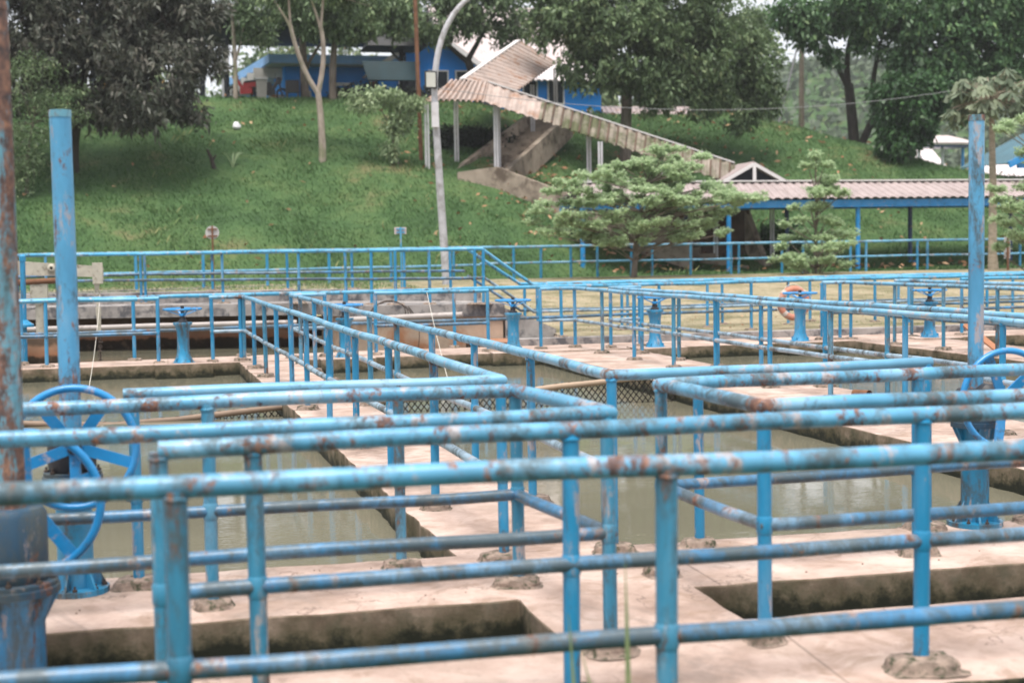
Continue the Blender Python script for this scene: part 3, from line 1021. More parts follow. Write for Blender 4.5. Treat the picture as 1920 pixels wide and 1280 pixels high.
# ------------------------------------------------------------------ raised inlet channel behind the far walkway
plat = thing('concrete_channel', 'raised grey concrete channel behind the far walkway, stained orange below', 'concrete channel', (2, 29, -0.3))
fe = [(-9, 31.2), (2.9, 29.0), (3.35, 27.05), (6.0, 26.35)]
be = [(6.0, 28.6), (3.2, 30.8), (-9, 33.3)]
MB().prism(subdiv_edge(fe + be, 0.5, 0.01), 0.45, 0.68).build('slab', M['grey_concrete'], plat, False)
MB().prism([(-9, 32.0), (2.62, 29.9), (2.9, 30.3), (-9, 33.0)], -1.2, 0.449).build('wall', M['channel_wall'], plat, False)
MB().prism([(3.0, 29.6), (3.4, 27.12), (5.98, 26.42), (5.97, 28.5), (3.1, 30.6)], -1.2, 0.449).build('wall', M['block_wall'], plat, False)
MB().prism([(-9, 32.5), (3.0, 30.2), (4.8, 28.75), (5.9, 27.95), (5.9, 28.5), (3.15, 30.7), (-9, 33.1)], 0.681, 0.9).build('parapet', M['grey_concrete'], plat, False)
st = MB()
for i in range(3):
    st.box((6.17 + 0.33 * i, 26.95, 0.25 - 0.09 * i - 0.15), (0.34, 1.2, 0.72 - 0.2 * i))
st.build('steps', M['grey_concrete'], plat, False)
MB().prism([(5.3, 25.2), (6.0, 25.2), (6.0, 26.34), (5.3, 26.5)], -1.2, 0.05).build('plinth', M['channel_wall'], plat, False)
MB().add([(6.0, 26.3, 0.6), (6.95, 26.3, 0.2), (6.95, 26.3, -0.3), (6.0, 26.3, -0.3), (6.0, 26.42, 0.6), (6.95, 26.42, 0.2), (6.95, 26.42, -0.3), (6.0, 26.42, -0.3)],
         [(0, 1, 2, 3), (7, 6, 5, 4), (0, 4, 5, 1), (1, 5, 6, 2), (2, 6, 7, 3), (3, 7, 4, 0)]).build('stringer', M['grey_concrete'], plat, False)
pf = lambda x: 30.9 - 0.64 * (x + 0.5)
railing('blue railing along the front of the raised concrete channel', [(-6, pf(-6) - 0.3, 1.68), (2.6, pf(2.6), 1.68), (3.7, 27.4, 1.68), (5.65, 26.5, 1.68)],
        [(-2.4, pf(-2.4)), (-0.48, pf(-0.48)), (-0.40, pf(-0.4)), (1.1, 29.9), (2.52, 28.98), (3.3, 27.95), (3.72, 27.4), (4.12, 27.1), (4.72, 26.92), (5.5, 26.56), (5.65, 26.5)],
        z0=0.68, zt=1.68, zm=1.15, n=10, group='railings on the raised channel', footsize=(0.26, 0.2, 0.03))
railing('blue railing along the rear of the raised concrete channel', [(-6, 33.2, 1.68), (3.0, 30.75, 1.68), (5.7, 28.5, 1.68)],
        [(-3, 32.4), (0.95, 31.35), (2.45, 30.9), (3.7, 30.2), (4.65, 29.4), (5.45, 28.7)], z0=0.9, zt=1.68, zm=1.25, n=10, group='railings on the raised channel', footsize=(0.26, 0.2, 0.03))
gp = thing('water_pipe', 'long grey pipe running along the stained channel wall', 'pipe', (-4, 29.5, 0.2))
MB().tube(dense([(-6, 29.9, 0.28), (2.4, 28.3, 0.34)]), 0.05, 12).build('pipe', M['grey_pipe'], gp)
gp2 = thing('water_pipe', 'short grey pipe with an open end across the block face by the steps', 'pipe', (3.3, 26.9, 0.44))
MB().tube(dense([(3.2, 26.95, 0.43), (5.2, 26.28, 0.50)]), 0.055, 12).build('pipe', M['grey_pipe'], gp2)

# ------------------------------------------------------------------ perimeter fences
def fence(label, path, posts, z0, zt, zm):
    return railing(label, path, posts, z0=z0, zt=zt, zm=zm, rr=0.045, rp=0.045, top='rail_long', midm='rail_long', postm='post', foot=False, n=8, group='perimeter fences at the foot of the bank')


fence('blue perimeter fence at the foot of the left bank', [(-8, 40.6), (9.9, 47.0)], [(x, 40.6 + (x + 8) * 0.3576) for x in (-6.5, -4.5, -2.6, -0.8, 1.08, 2.95, 4.85, 6.85, 8.98)], 0.5, 1.68, 1.12)
fence('blue perimeter fence in front of the covered walkway on the right', [(9.9, 47.0), (34, 48.2)],
      [(x, 47 + (x - 9.9) * 0.0498) for x in (11.04, 11.97, 12.99, 13.91, 15.11, 15.85, 17.23, 18.7, 18.99, 20.59, 21.39, 23.2, 23.81, 25.82, 26.22, 28.0, 29.5, 29.98)], 0.6, 1.68, 1.16)
kl = MB().prism(subdiv_edge([(-12, 38.9), (9.4, 46.3), (9.4, 46.75), (-12, 39.4)], 0.6, 0.03), 0.0, 0.66).build('kerb', M['grey_concrete'], None, False)
tag(kl, kind='structure')

# ------------------------------------------------------------------ valves
def torus(mb, c, R, r, axis='Z', n=48, k=12):
    pts = []
    for i in range(n):
        a = 2 * math.pi * i / n
        if axis == 'Z':
            pts.append((c[0] + R * math.cos(a), c[1] + R * math.sin(a), c[2]))
        else:
            pts.append((c[0] + R * math.cos(a), c[1], c[2] + R * math.sin(a)))
    return mb.tube(pts, r, k, closed=True)


def small_valve(label, x, y, rot=0.0, mt='column'):
    t = thing('valve_pedestal', label, 'valve', (x, y, 0), 'small valve pedestals on the far walkway')
    mb = MB().lathe((x, y, 0), [(0.17, 0), (0.17, 0.018), (0.155, 0.02), (0.115, 0.10), (0.098, 0.16), (0.092, 0.3), (0.094, 0.48), (0.125, 0.585), (0.145, 0.6), (0.145, 0.63), (0.08, 0.632)], 20)
    for k in range(4):
        a = math.pi / 4 + k * math.pi / 2
        mb.beam((x + 0.09 * math.cos(a), y + 0.09 * math.sin(a), 0.06), (x + 0.15 * math.cos(a), y + 0.15 * math.sin(a), 0.035), 0.012, 0.08)
    mb.build('column', M[mt], t)
    MB().lathe((x, y, 0), [(0.075, 0.632), (0.07, 0.66), (0.045, 0.67), (0.045, 0.72), (0.028, 0.725), (0.028, 0.885), (0.02, 0.89)], 14).build('stem', M['dark_steel'], t)
    w = MB()
    torus(w, (x, y, 0.835), 0.285, 0.017, n=40, k=8)
    for k in range(4):
        a = rot + k * math.pi / 2
        w.beam((x + 0.04 * math.cos(a), y + 0.04 * math.sin(a), 0.745), (x + 0.28 * math.cos(a), y + 0.28 * math.sin(a), 0.828), 0.03, 0.01)
    w.lathe((x, y, 0), [(0.05, 0.73), (0.05, 0.765), (0.03, 0.77)], 14)
    w.build('handwheel', M['wheel'], t)
    return t


small_valve('small blue valve with level handwheel beside the far-left railing end', 0.24, 23.42, 0.3)
small_valve('small blue valve half hidden behind the middle walkway posts', 2.74, 23.45, 0.7)
small_valve('small blue valve standing just before the concrete steps', 5.54, 23.72, 0.1)
small_valve('small blue valve between the two long pale railings', 7.91, 23.5, 0.5, 'post')
small_valve('small blue valve in front of the orange lifebuoy', 10.65, 23.82, 0.2, 'post')
small_valve('small blue valve left of the tall right-hand pipe', 13.07, 23.75, 0.6, 'post')


def tall_valve(label, x, y, zb, zf, zbox, ztop, wheel, wr, rot, pipe_m, col_m, r=0.056, colr=0.09, flr=0.15, gbr=0.12, gear='dark_steel'):
    """Column with base flange, ribbed cone, gearbox, tall stem-cover pipe and an upright handwheel facing the viewer."""
    t = thing('tall_valve', label, 'valve', (x, y, zb), 'tall gate valves with upright handwheels')
    mb = MB().lathe((x, y, 0), [(0.165, zb), (0.165, zb + 0.028), (colr, zb + 0.03), (colr, zf - 0.16), (colr * 1.25, zf - 0.05), (colr * 1.35, zf - 0.03)], 28)
    for k in range(6):
        a = k * math.pi / 3 + 0.2
        ca, sa = math.cos(a), math.sin(a)
        for (z0, z1, r0, r1) in ((zb + 0.03, zb + 0.16, 0.155, colr), (zf - 0.03, zf - 0.17, flr, colr)):
            nx, ny = -sa * 0.006, ca * 0.006
            vs = []
            for sgn in (-1, 1):
                vs += [(x + ca * (colr - 0.01) + nx * sgn, y + sa * (colr - 0.01) + ny * sgn, z0), (x + ca * r0 + nx * sgn, y + sa * r0 + ny * sgn, z0), (x + ca * (colr - 0.005) + nx * sgn, y + sa * (colr - 0.005) + ny * sgn, z1)]
            mb.add(vs, [(0, 1, 2), (5, 4, 3), (0, 3, 4, 1), (1, 4, 5, 2), (2, 5, 3, 0)])
    mb.build('column', M[col_m], t)
    flo = MB().lathe((x, y, 0), [(flr, zf - 0.03), (flr, zf), (flr * 0.96, zf + 0.002), (flr * 0.96, zf + 0.022), (0.1, zf + 0.024)], 28).build('flange', M['column_old'], t)
    for k in range(8):
        a = k * math.pi / 4
        for zz, rad in ((zf + 0.02, flr * 0.85), (zb + 0.026, 0.14)):
            MB().lathe((x + rad * math.cos(a), y + rad * math.sin(a), 0), [(0.013, zz), (0.013, zz + 0.014), (0.006, zz + 0.016), (0.006, zz + 0.03)], 6).build('bolt', M['chain'], flo)
    gb = MB().lathe((x, y, 0), [(gbr * 0.93, zf + 0.02), (gbr, zf + 0.05), (gbr, zbox - 0.03), (gbr * 0.88, zbox), (0.06, zbox + 0.002)], 28)
    gb.lathe((wheel[0], y, wheel[2]), [(0.075, -0.02), (0.075, 0.10), (0.05, 0.13), (0.035, 0.135), (0.035, max(0.14, y - wheel[1]))], 18, axis='Y') if wheel[1] < y else gb.tube([(wheel[0], y, wheel[2]), (wheel[0], wheel[1], wheel[2])], 0.035, 12)
    if abs(wheel[0] - x) > 0.03:
        gb.beam((x, y, (zf + zbox) / 2), (wheel[0], y, wheel[2]), 0.14, 0.16)
    gb.build('gearbox', M[gear], t)
    sp_ = MB().tube([(x, y, zbox - 0.005), (x + 0.003, y, (zbox + ztop) / 2), (x, y, ztop)], r, 28)
    sp_.build('stem_pipe', M[pipe_m], t)
    MB().tube([(x, y, ztop - 0.03), (x, y, ztop + 0.006)], r * 1.05, 28).build('pipe_cap', M['stem_rust'], t)
    w = MB()
    torus(w, wheel, wr, 0.019, 'Y', 56, 12)
    for k in range(5):
        a = rot + k * 2 * math.pi / 5
        w.beam((wheel[0] + 0.03 * math.cos(a), wheel[1] + 0.035, wheel[2] + 0.03 * math.sin(a)), (wheel[0] + wr * math.cos(a), wheel[1] + 0.004, wheel[2] + wr * math.sin(a)), 0.013, 0.055, (math.sin(a), 0, -math.cos(a)))
    w.lathe((wheel[0], wheel[1] + 0.07, wheel[2]), [(0.05, -0.03), (0.055, 0.02), (0.04, 0.05), (0.025, 0.055), (0.022, 0.085)], 18, axis='Y')
    w.build('handwheel', M['wheel'], t)
    return t


tall_valve('tall rusty valve pipe nearest the viewer at the left picture edge', -0.665, 6.5, -0.7, 0.34, 0.67, 2.76, (-0.625, 6.82, 0.63), 0.315, 0.35, 'stem_rust', 'column_near', r=0.067, colr=0.128, flr=0.195, gbr=0.15, gear='column_old')
tall_valve('tall blue valve pipe on the left, behind the nearest rusty one', -0.49, 7.83, 0.0, 0.6, 0.84, 2.44, (-0.46, 7.55, 0.775), 0.295, 0.95, 'stem_pipe', 'column', r=0.053)
tall_valve('tall blue valve pipe on the right beside a cracked walkway edge', 4.74, 8.06, 0.0, 0.63, 0.83, 2.46, (4.78, 7.78, 0.79), 0.285, 0.75, 'stem_pipe', 'column', r=0.046, colr=0.083, flr=0.145)

# ------------------------------------------------------------------ lifebuoy, ropes, small gear
lb = thing('lifebuoy', 'faded orange lifebuoy hanging on the railing along the far walkway', 'lifebuoy', (11.33, 25.6, 0.6))
lc = (11.33, 25.62, 0.585)
t_ = torus(MB(), lc, 0.262, 0.062, 'Y', 48, 14)
t_.build('ring', M['orange_ring'], lb)
for k in range(4):
    bd = MB()
    a = math.pi / 4 + k * math.pi / 2
    pts = [(lc[0] + 0.262 * math.cos(a + d), lc[1], lc[2] + 0.262 * math.sin(a + d)) for d in (-0.13, -0.04, 0.04, 0.13)]
    bd.tube(pts, 0.0645, 14)
    bd.build('band', M['ring_band'], lb)
rp_ = MB()
pts = []
for i in range(49):
    a = 2 * math.pi * i / 48
    pts.append((lc[0] + (0.335 + 0.02 * math.sin(4 * a + 1)) * math.cos(a), lc[1] - 0.01, lc[2] + (0.335 + 0.02 * math.sin(4 * a + 1)) * math.sin(a)))
rp_.tube(pts, 0.007, 6)
rp_.build('grab_line', M['rope'], lb)

rope1 = thing('rope', 'thin pale rope tied to the far railing and slanting into the water', 'rope', (4.13, 23.84, 1.0))
MB().tube(bezier((4.13, 23.82, 1.0), (3.75, 19.9, -0.2), (3.95, 22, 0.35), 10), 0.0045, 6).build('line', M['rope'], rope1)
kn = torus(MB(), (4.13, 23.84, 1.0), 0.04, 0.012, 'Y', 16, 6)
kn.build('knot', M['chain'], rope1)
loop = thing('cable_coil', 'loose dark wire looped on the corner of the concrete block', 'wire', (3.9, 26.95, 0.7))
cc = MB()
for q in range(3):
    pts = [(3.95 + (0.3 + 0.05 * q) * math.cos(a * 0.35), 26.8 - 0.04 * q, 0.55 + (0.22 + 0.04 * q) * math.sin(a * 0.35) - 0.05 * q) for a in range(-1, 11)]
    cc.tube(pts, 0.008, 5)
cc.tube(bezier((4.3, 26.8, 0.65), (4.45, 26.7, -0.1), (4.55, 26.7, 0.35), 8), 0.007, 5)
cc.build('wire', M['chain'], loop)

# jib hoist on the left
jb = thing('jib_hoist', 'cream steel jib hoist with hanging hook and chain at the far left', 'hoist', (-2.1, 26.5, -0.2))
MB().beam((-3.2, 26.5, 1.53), (-1.18, 26.5, 1.40), 0.13, 0.26, h2=0.19).build('arm', M['jib'], jb)
tb = MB().box((-1.13, 26.5, 1.37), (0.17, 0.18, 0.36))
tb.box((-1.05, 26.5, 1.36), (0.03, 0.12, 0.22))
tb.beam((-1.15, 26.5, 1.2), (-1.15, 26.5, 1.08), 0.11, 0.1, (0, 1, 0), 0.05, 0.06)
tb.build('arm_head', M['jib'], jb)
pz = MB().box((-2.1, 26.5, 1.1), (0.28, 0.24, 0.34))
pz.tube([(-2.1, 26.5, -0.6), (-2.1, 26.5, 0.95)], 0.075, 16)
pz.build('mast', M['jib'], jb)
bo = MB()
for dz, rr_ in ((0, 0.075), (0.0, 0.045)):
    bo.lathe((-1.88, 26.42, 1.47), [(rr_, 0.0), (rr_, 0.03 if rr_ > 0.05 else 0.06), (rr_ * 0.5, 0.062)], 16, axis='Y')
bo.build('pivot_bolt', M['jib'], jb)
MB().tube([(-2.9, 26.4, 1.22), (-1.75, 26.4, 1.26)], 0.05, 12).build('ram', M['rust_pole'], jb)
hk = MB()
torus(hk, (-1.15, 26.5, 1.04), 0.045, 0.014, 'Y', 20, 8)
hk.beam((-1.15, 26.5, 0.98), (-1.15, 26.5, 0.78), 0.03, 0.03, (0, 1, 0))
hk.beam((-1.14, 26.5, 0.78), (-1.13, 26.5, 0.36), 0.09, 0.07, (0, 1, 0), 0.05, 0.05)
hk.build('hook_block', M['jib'], jb)
ch = MB()
for i in range(9):
    z = 0.33 - i * 0.075
    torus(ch, (-1.13 + 0.012 * math.sin(i), 26.5, z), 0.03, 0.011, 'Y' if i % 2 else 'Z', 12, 6)
    ch.beam((-1.13, 26.5, z + 0.04), (-1.13, 26.5, z - 0.04), 0.02, 0.02, (0, 1, 0))
ch.build('chain', M['chain'], jb)
rope2 = thing('rope', 'thin pale rope hanging from the jib hoist into the left basin', 'rope', (-1.1, 26.4, 0.3))
MB().tube(bezier((-1.1, 26.4, 1.0), (-1.12, 22.3, -0.2), (-1.08, 24.2, 0.3), 12), 0.0045, 6).build('line', M['rope'], rope2)
pp = thing('control_post', 'slim blue post with a bracket beside the jib hoist', 'post', (-2.35, 26.0, 0))
q_ = MB().tube([(-2.33, 26.0, -0.5), (-2.31, 26.0, 1.62)], 0.045, 12)
q_.lathe((-2.31, 26.0, 0), [(0.055, 1.6), (0.055, 1.68), (0.02, 1.71)], 12)
q_.lathe((-2.32, 26.0, 0), [(0.16, 0.5), (0.16, 0.54), (0.05, 0.62)], 16)
q_.build('pole', M['post'], pp)
pier = thing('concrete_pier', 'mossy dark concrete pier under the jib hoist', 'pier', (-2.1, 26.5, -0.5))
MB().prism(subdiv_edge([(-2.75, 26.3), (-1.75, 26.3), (-1.7, 27.0), (-2.75, 27.0)], 0.2, 0.02), -1.2, 0.28).build('block', M['channel_wall'], pier, False)


# floating baffles of pipe and chain-link netting
M['brown_pipe'] = simple('mud_brown_pipe', (0.20, 0.14, 0.10), 0.25, 3, 0.6, 0.35, 0.05)


def baffle(label, pts, drop, pm='float_pipe'):
    t = thing('netting_baffle', label, 'baffle', pts[0], 'chain-link baffles floating in the basins')
    dn = dense(pts, 0.12, 0.004)
    MB().tube(dn, 0.036, 12).build('float_pipe', M[pm], t)
    tw = MB()
    cum = polylen(dn)
    total = cum[-1]

    def atlen(sv):
        sv = min(max(sv, 0), total - 1e-4)
        for i in range(len(cum) - 1):
            if cum[i + 1] >= sv:
                return dn[i].lerp(dn[i + 1], (sv - cum[i]) / max(1e-6, cum[i + 1] - cum[i]))
        return dn[-1]
    stp = 0.075
    rows = int(drop / (stp * 0.62)) + 1
    k = int(total / stp)
    mb = MB()
    for i in range(k):
        for r in range(rows):
            off = (r % 2) * 0.5
            s0 = (i + off) * stp
            for ds in (-0.5, 0.5):
                a = atlen(s0) + Vector((0, 0.01 * math.sin(i * 2.1 + r), -0.02 - r * stp * 0.62))
                b = atlen(s0 + ds * stp) + Vector((0, 0.01 * math.sin((i + ds) * 2.1 + r + 1), -0.02 - (r + 1) * stp * 0.62))
                mb.tube([a, b], 0.0065, 5, caps=False)
    mb.build('chain_link', M['netting'], t)
    for i in range(int(total / 0.16)):
        p = atlen(i * 0.16 + 0.05)
        torus(tw, tuple(p), 0.039, 0.004, 'Y', 10, 4)
    tw.build('wire_tie', M['chain'], t)
    return t


baffle('drooping muddy brown pipe with black chain-link netting in the left basin', [(-3, 17.4, -0.1), (-1.6, 17.3, -0.165), (-0.6, 17.3, -0.225), (0.1, 17.3, -0.19), (1.3, 17.3, -0.09)], 0.24, 'brown_pipe')
baffle('arched tan pipe with black chain-link netting in the middle basin', [(2.25, 17.2, -0.06), (3.0, 17.2, -0.03), (4.2, 17.2, 0.0), (5.0, 17.2, 0.06), (5.9, 17.2, 0.13), (6.15, 17.2, 0.1)], 0.36)

stub = thing('pipe_stub', 'short rusty pipe stub standing on the right-hand walkway edge', 'pipe', (7.46, 15.0, 0))
MB().tube([(7.42, 15.15, 0.03), (7.5, 14.95, 0.035)], 0.05, 16, caps=False).tube([(7.425, 15.15, 0.03), (7.5, 14.955, 0.035)], 0.042, 16, caps=False).build('tube', M['rust_pole'], stub)
stick = thing('wooden_plank', 'orange-brown wooden plank leaning on the walkway right of the tall pipe', 'plank', (12.6, 20.8, 0))
MB().beam((12.5, 20.6, 0.0), (12.1, 20.9, 0.4), 0.09, 0.035, (0, -1, 0.3)).build('board', M['wood'], stick)

# ------------------------------------------------------------------ street lamp and poles
lp = thing('street_lamp', 'tall grey street lamp with a curved arm, standing behind the raised channel', 'street lamp', (8.06, 43, 0.5))
arc = [(8.06, 43, 0.45), (7.92, 43, 3.2), (7.8, 43, 5.8)]
arc += [tuple(v) for v in bezier((7.8, 43, 5.8), (8.9, 43, 8.98), (7.72, 43, 8.1), 12)][1:] + [(9.7, 43, 9.5), (10.4, 43, 9.75)]
MB().tube(arc, [0.125, 0.115, 0.10] + [0.095 - 0.002 * i for i in range(12)] + [0.07, 0.06], 16).build('pole', M['lamp_grey'], lp)
MB().box((8.06, 43, 0.5), (0.42, 0.4, 0.24), taper=0.85, jit=0.02).build('footing', M['grey_concrete'], lp)
MB().beam((10.2, 43, 9.72), (10.95, 43, 9.84), 0.25, 0.1).build('lamp_head', M['lamp_grey'], lp)
fl_ = MB().box((7.66, 42.82, 6.55), (0.36, 0.08, 0.5), rz=0.25).build('floodlight', M['dark_steel'], lp)
MB().box((7.655, 42.77, 6.55), (0.29, 0.02, 0.42), rz=0.25).build('lens', M['lamp_glass'], fl_)
MB().box((7.77, 42.84, 5.55), (0.2, 0.14, 0.72)).build('switch_box', M['white_post'], lp)
wire = thing('overhead_cable', 'thin grey cable sagging from the street lamp across to the right', 'cable', (7.8, 43, 6.3))
MB().tube(bezier((7.8, 43.0, 6.35), (31.0, 50, 7.6), (18.5, 46.2, 5.2), 24), 0.009, 6).build('line', M['cable'], wire)
bp = thing('steel_pole', 'thin rust-brown steel pole beside the stair roof', 'pole', (9.95, 58.6, 4.9))
MB().tube([(10.05, 58.6, 4.6), (9.98, 58.6, 8), (9.9, 58.6, 12.5)], 0.085, 10).build('pole', M['rust_pole'], bp)
up_ = thing('utility_pole', 'slim dark utility pole on the mound seen against the pale sky', 'utility pole', (32.3, 72, 7.5))
MB().tube([(32.3, 72, 6.0), (32.33, 72, 13.5)], [0.16, 0.11], 10).build('pole', M['bark_grey'], up_)
gw = MB()
gw.tube([(32.3, 72, 12.5), (36.8, 70, 6.2)], 0.02, 5)
gw.tube([(32.3, 72, 12.5), (31.0, 72, 7.6)], 0.05, 5)
gw.build('guy_wire', M['cable'], up_)


def signpost(label, x, y, z0, zc, shape, w, h, m_, polem, pole_r=0.03):
    t = thing('sign', label, 'sign', (x, y, z0))
    MB().tube([(x, y, z0), (x, y, zc + h * 0.5)], pole_r, 8).build('pole', M[polem], t)
    mb = MB()
    if shape == 'round':
        mb.lathe((x, y + 0.05, zc), [(w / 2, -0.012), (w / 2, 0.012)], 24, axis='Y')
    else:
        mb.box((x, y + 0.05, zc), (w, 0.025, h))
    mb.build('panel', M[m_], t)
    br = MB()
    for dz in (-0.25, 0.25):
        br.box((x, y + 0.02, zc + dz * h), (w * 0.7, 0.03, 0.03))
    br.build('bracket', M[polem], t)
    return t


signpost('back of a round grey sign on a rusty pole by the left bank', 1.18, 38, 0.4, 2.17, 'round', 0.34, 0.34, 'sign_back', 'rust_pole', 0.022)
signpost('small pale pink rectangular sign on a blue pole above the channel railing', 5.0, 32, 0.6, 2.09, 'rect', 0.26, 0.15, 'sign_pink', 'rail', 0.02)
signpost('back of a grey rectangular sign on a post beside the papaya trunk', 27.35, 44.5, 0.5, 1.4, 'rect', 0.22, 0.72, 'sign_back', 'rust_pole', 0.04)
signpost('back of a grey rectangular sign beside the left shelter post on the crest', 2.85, 70, 7.9, 10.2, 'rect', 0.55, 0.65, 'sign_back', 'galv', 0.06)


# ------------------------------------------------------------------ covered walkway on the right
def sheet(mb, a0, a1, b0, b1, waves, amp, th=0.02, per=6):
    """Corrugated sheet between eave a0-a1 and ridge b0-b1."""
    a0, a1, b0, b1 = map(Vector, (a0, a1, b0, b1))
    nrm = (a1 - a0).cross(b0 - a0).normalized()
    if nrm.z < 0:
        nrm = -nrm
    n = waves * per
    vs, fs = [], []
    for lay in (0, 1):
        for i in range(n + 1):
            t = i / n
            ph = (i % per) / per
            o = amp * (1.0 if ph < 0.34 else (0.0 if 0.5 < ph < 0.84 else 0.5))
            for p, q in ((a0, a1), (b0, b1)):
                vs.append(p.lerp(q, t) + nrm * (o - lay * th))
    k = 2 * (n + 1)
    for i in range(n):
        fs.append((2 * i, 2 * i + 2, 2 * i + 3, 2 * i + 1))
        fs.append((k + 2 * i, k + 2 * i + 1, k + 2 * i + 3, k + 2 * i + 2))
        fs.append((2 * i, k + 2 * i, k + 2 * i + 2, 2 * i + 2))
        fs.append((2 * i + 1, 2 * i + 3, k + 2 * i + 3, k + 2 * i + 1))
    fs.append((0, 1, k + 1, k))
    fs.append((2 * n, k + 2 * n, k + 2 * n + 1, 2 * n + 1))
    return mb.add(vs, fs)


cw = thing('covered_walkway', 'long low covered walkway with pinkish ribbed roof on blue posts', 'covered walkway', (22, 50.5, 0.6))
xe0, xe1 = 14.0, 34.0
rf = MB()
sheet(rf, (xe0, 49.55, 3.24), (xe1, 49.55, 3.24), (xe0 + 0.6, 51.2, 3.86), (xe1 - 0.6, 51.2, 3.86), 58, 0.05)
sheet(rf, (xe1, 52.85, 3.24), (xe0, 52.85, 3.24), (xe1 - 0.6, 51.2, 3.86), (xe0 + 0.6, 51.2, 3.86), 58, 0.05)
rf.build('roof', M['roof_pink'], cw, False)
MB().beam((xe0 + 0.5, 51.2, 3.94), (xe1 - 0.5, 51.2, 3.94), 0.3, 0.05).build('ridge_cap', M['white_trim'], cw, False)
fb = MB()
fb.box(((xe0 + xe1) / 2, 49.75, 3.06), (xe1 - xe0 - 0.2, 0.08, 0.27))
fb.box(((xe0 + xe1) / 2, 52.6, 3.06), (xe1 - xe0 - 0.2, 0.08, 0.27))
fb.build('fascia', M['far_blue'], cw, False)
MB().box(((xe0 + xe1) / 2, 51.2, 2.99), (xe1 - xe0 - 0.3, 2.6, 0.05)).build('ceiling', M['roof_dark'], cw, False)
for x in (14.17, 19.57, 24.56, 29.4, 33.6):
    MB().tube([(x, 49.85, 0.5), (x, 49.85, 2.98)], 0.085, 10).build('post', M['far_blue'], cw)
for x in (14.9, 18.9, 22.9, 28.0, 32.3):
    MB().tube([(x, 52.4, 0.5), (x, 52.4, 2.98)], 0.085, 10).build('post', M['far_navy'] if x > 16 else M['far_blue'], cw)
MB().box((28.0, 52.3, 0.7), (0.5, 0.4, 0.45), taper=0.8).build('post_base', M['far_blue'], cw)
fl2 = MB().box((24, 51.2, 0.52), (20.5, 3.4, 0.16)).build('path', M['grey_concrete'], None, False)
tag(fl2, kind='structure')

# ------------------------------------------------------------------ roofed hillside stair
sr = thing('hillside_stair', 'concrete stair climbing the bank under a rust-streaked mossy sheet roof', 'covered stair', (14, 56.5, 3))
A_, B_ = Vector((12.6, 57.5, 8.1)), Vector((21.3, 53.6, 4.7))
half = Vector((-0.40, -0.95, -0.84))
half2 = Vector((0.36, 0.85, -0.72))
r1 = MB()
mid_ = A_.lerp(B_, 0.22)
sheet(r1, mid_ + half, B_ + half, mid_, B_, 22, 0.06, 0.02)
sm_ = MB()
for i in range(21):
    p_ = mid_.lerp(B_, (i + 0.5) / 21)
    sm_.beam(p_ + half + Vector((-0.02, -0.02, 0.06)), p_ + Vector((0, 0, 0.06)), 0.06, 0.06)
sheet(r1, B_ + half2, A_ + half2, B_, A_, 26, 0.035, 0.02)
lr_ = r1.build('lower_roof', M['roof_moss'], sr, False)
sm_.build('seam', M['brown_wall'], lr_, False)
r2 = MB()
hl, hr = Vector((11.15, 57.8, 8.2)), A_
sheet(r2, A_ + half, mid_ + half, A_, mid_, 6, 0.05, 0.02)
sheet(r2, (10.25, 56.7, 7.33), A_ + half, hl, hr, 9, 0.10, 0.02)
r2.slab([(10.25, 56.7, 7.33), hl, (9.95, 58.2, 7.35)], 0.03)
r2.build('landing_roof', M['roof_rust'], sr, False)
r3 = MB()
C0, C1 = Vector((11.6, 57.9, 8.22)), Vector((15.6, 65.0, 10.75))
E0, E1 = Vector((13.75, 58.0, 7.75)), Vector((17.2, 64.6, 9.75))
sheet(r3, E0, E1, C0, C1, 15, 0.11, 0.02)
sheet(r3, C1 + Vector((-1.4, 0.9, -0.95)), C0 + Vector((-1.3, 0.7, -0.8)), C1, C0, 17, 0.05, 0.02)
r3.build('upper_roof', M['roof_rust'], sr, False)
rc_ = MB()
rc_.beam(A_ + Vector((0, 0, 0.05)), B_ + Vector((0, 0, 0.05)), 0.22, 0.05)
rc_.beam(C0 + Vector((0, 0, 0.07)), C1 + Vector((0, 0, 0.07)), 0.22, 0.05)
rc_.build('ridge_cap', M['white_trim'], sr, False)
gb_ = MB()
ap = Vector((21.55, 52.3, 4.72))
gl, gr = Vector((20.15, 52.3, 3.98)), Vector((22.95, 52.3, 3.98))
bk = Vector((0.1, 1.9, 0))
gb_.slab([gl, ap, ap + bk, gl + bk], 0.05)
gb_.slab([ap, gr, gr + bk, ap + bk], 0.05)
gb_.build('gable_roof', M['roof_pink'], sr, False)
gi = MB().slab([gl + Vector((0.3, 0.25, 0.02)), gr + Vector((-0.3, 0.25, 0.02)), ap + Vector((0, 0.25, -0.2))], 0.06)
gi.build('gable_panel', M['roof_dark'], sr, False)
gt = MB()
f_ = Vector((0, -0.03, -0.1))
gt.beam(gl + f_, ap + f_, 0.06, 0.12)
gt.beam(ap + f_, gr + f_, 0.06, 0.12)
gt.beam(Vector((21.55, 52.25, 3.85)), ap + f_, 0.12, 0.06)
gt.beam(gl + f_, gr + f_, 0.06, 0.1)
gt.build('gable_frame', M['white_trim'], sr, False)
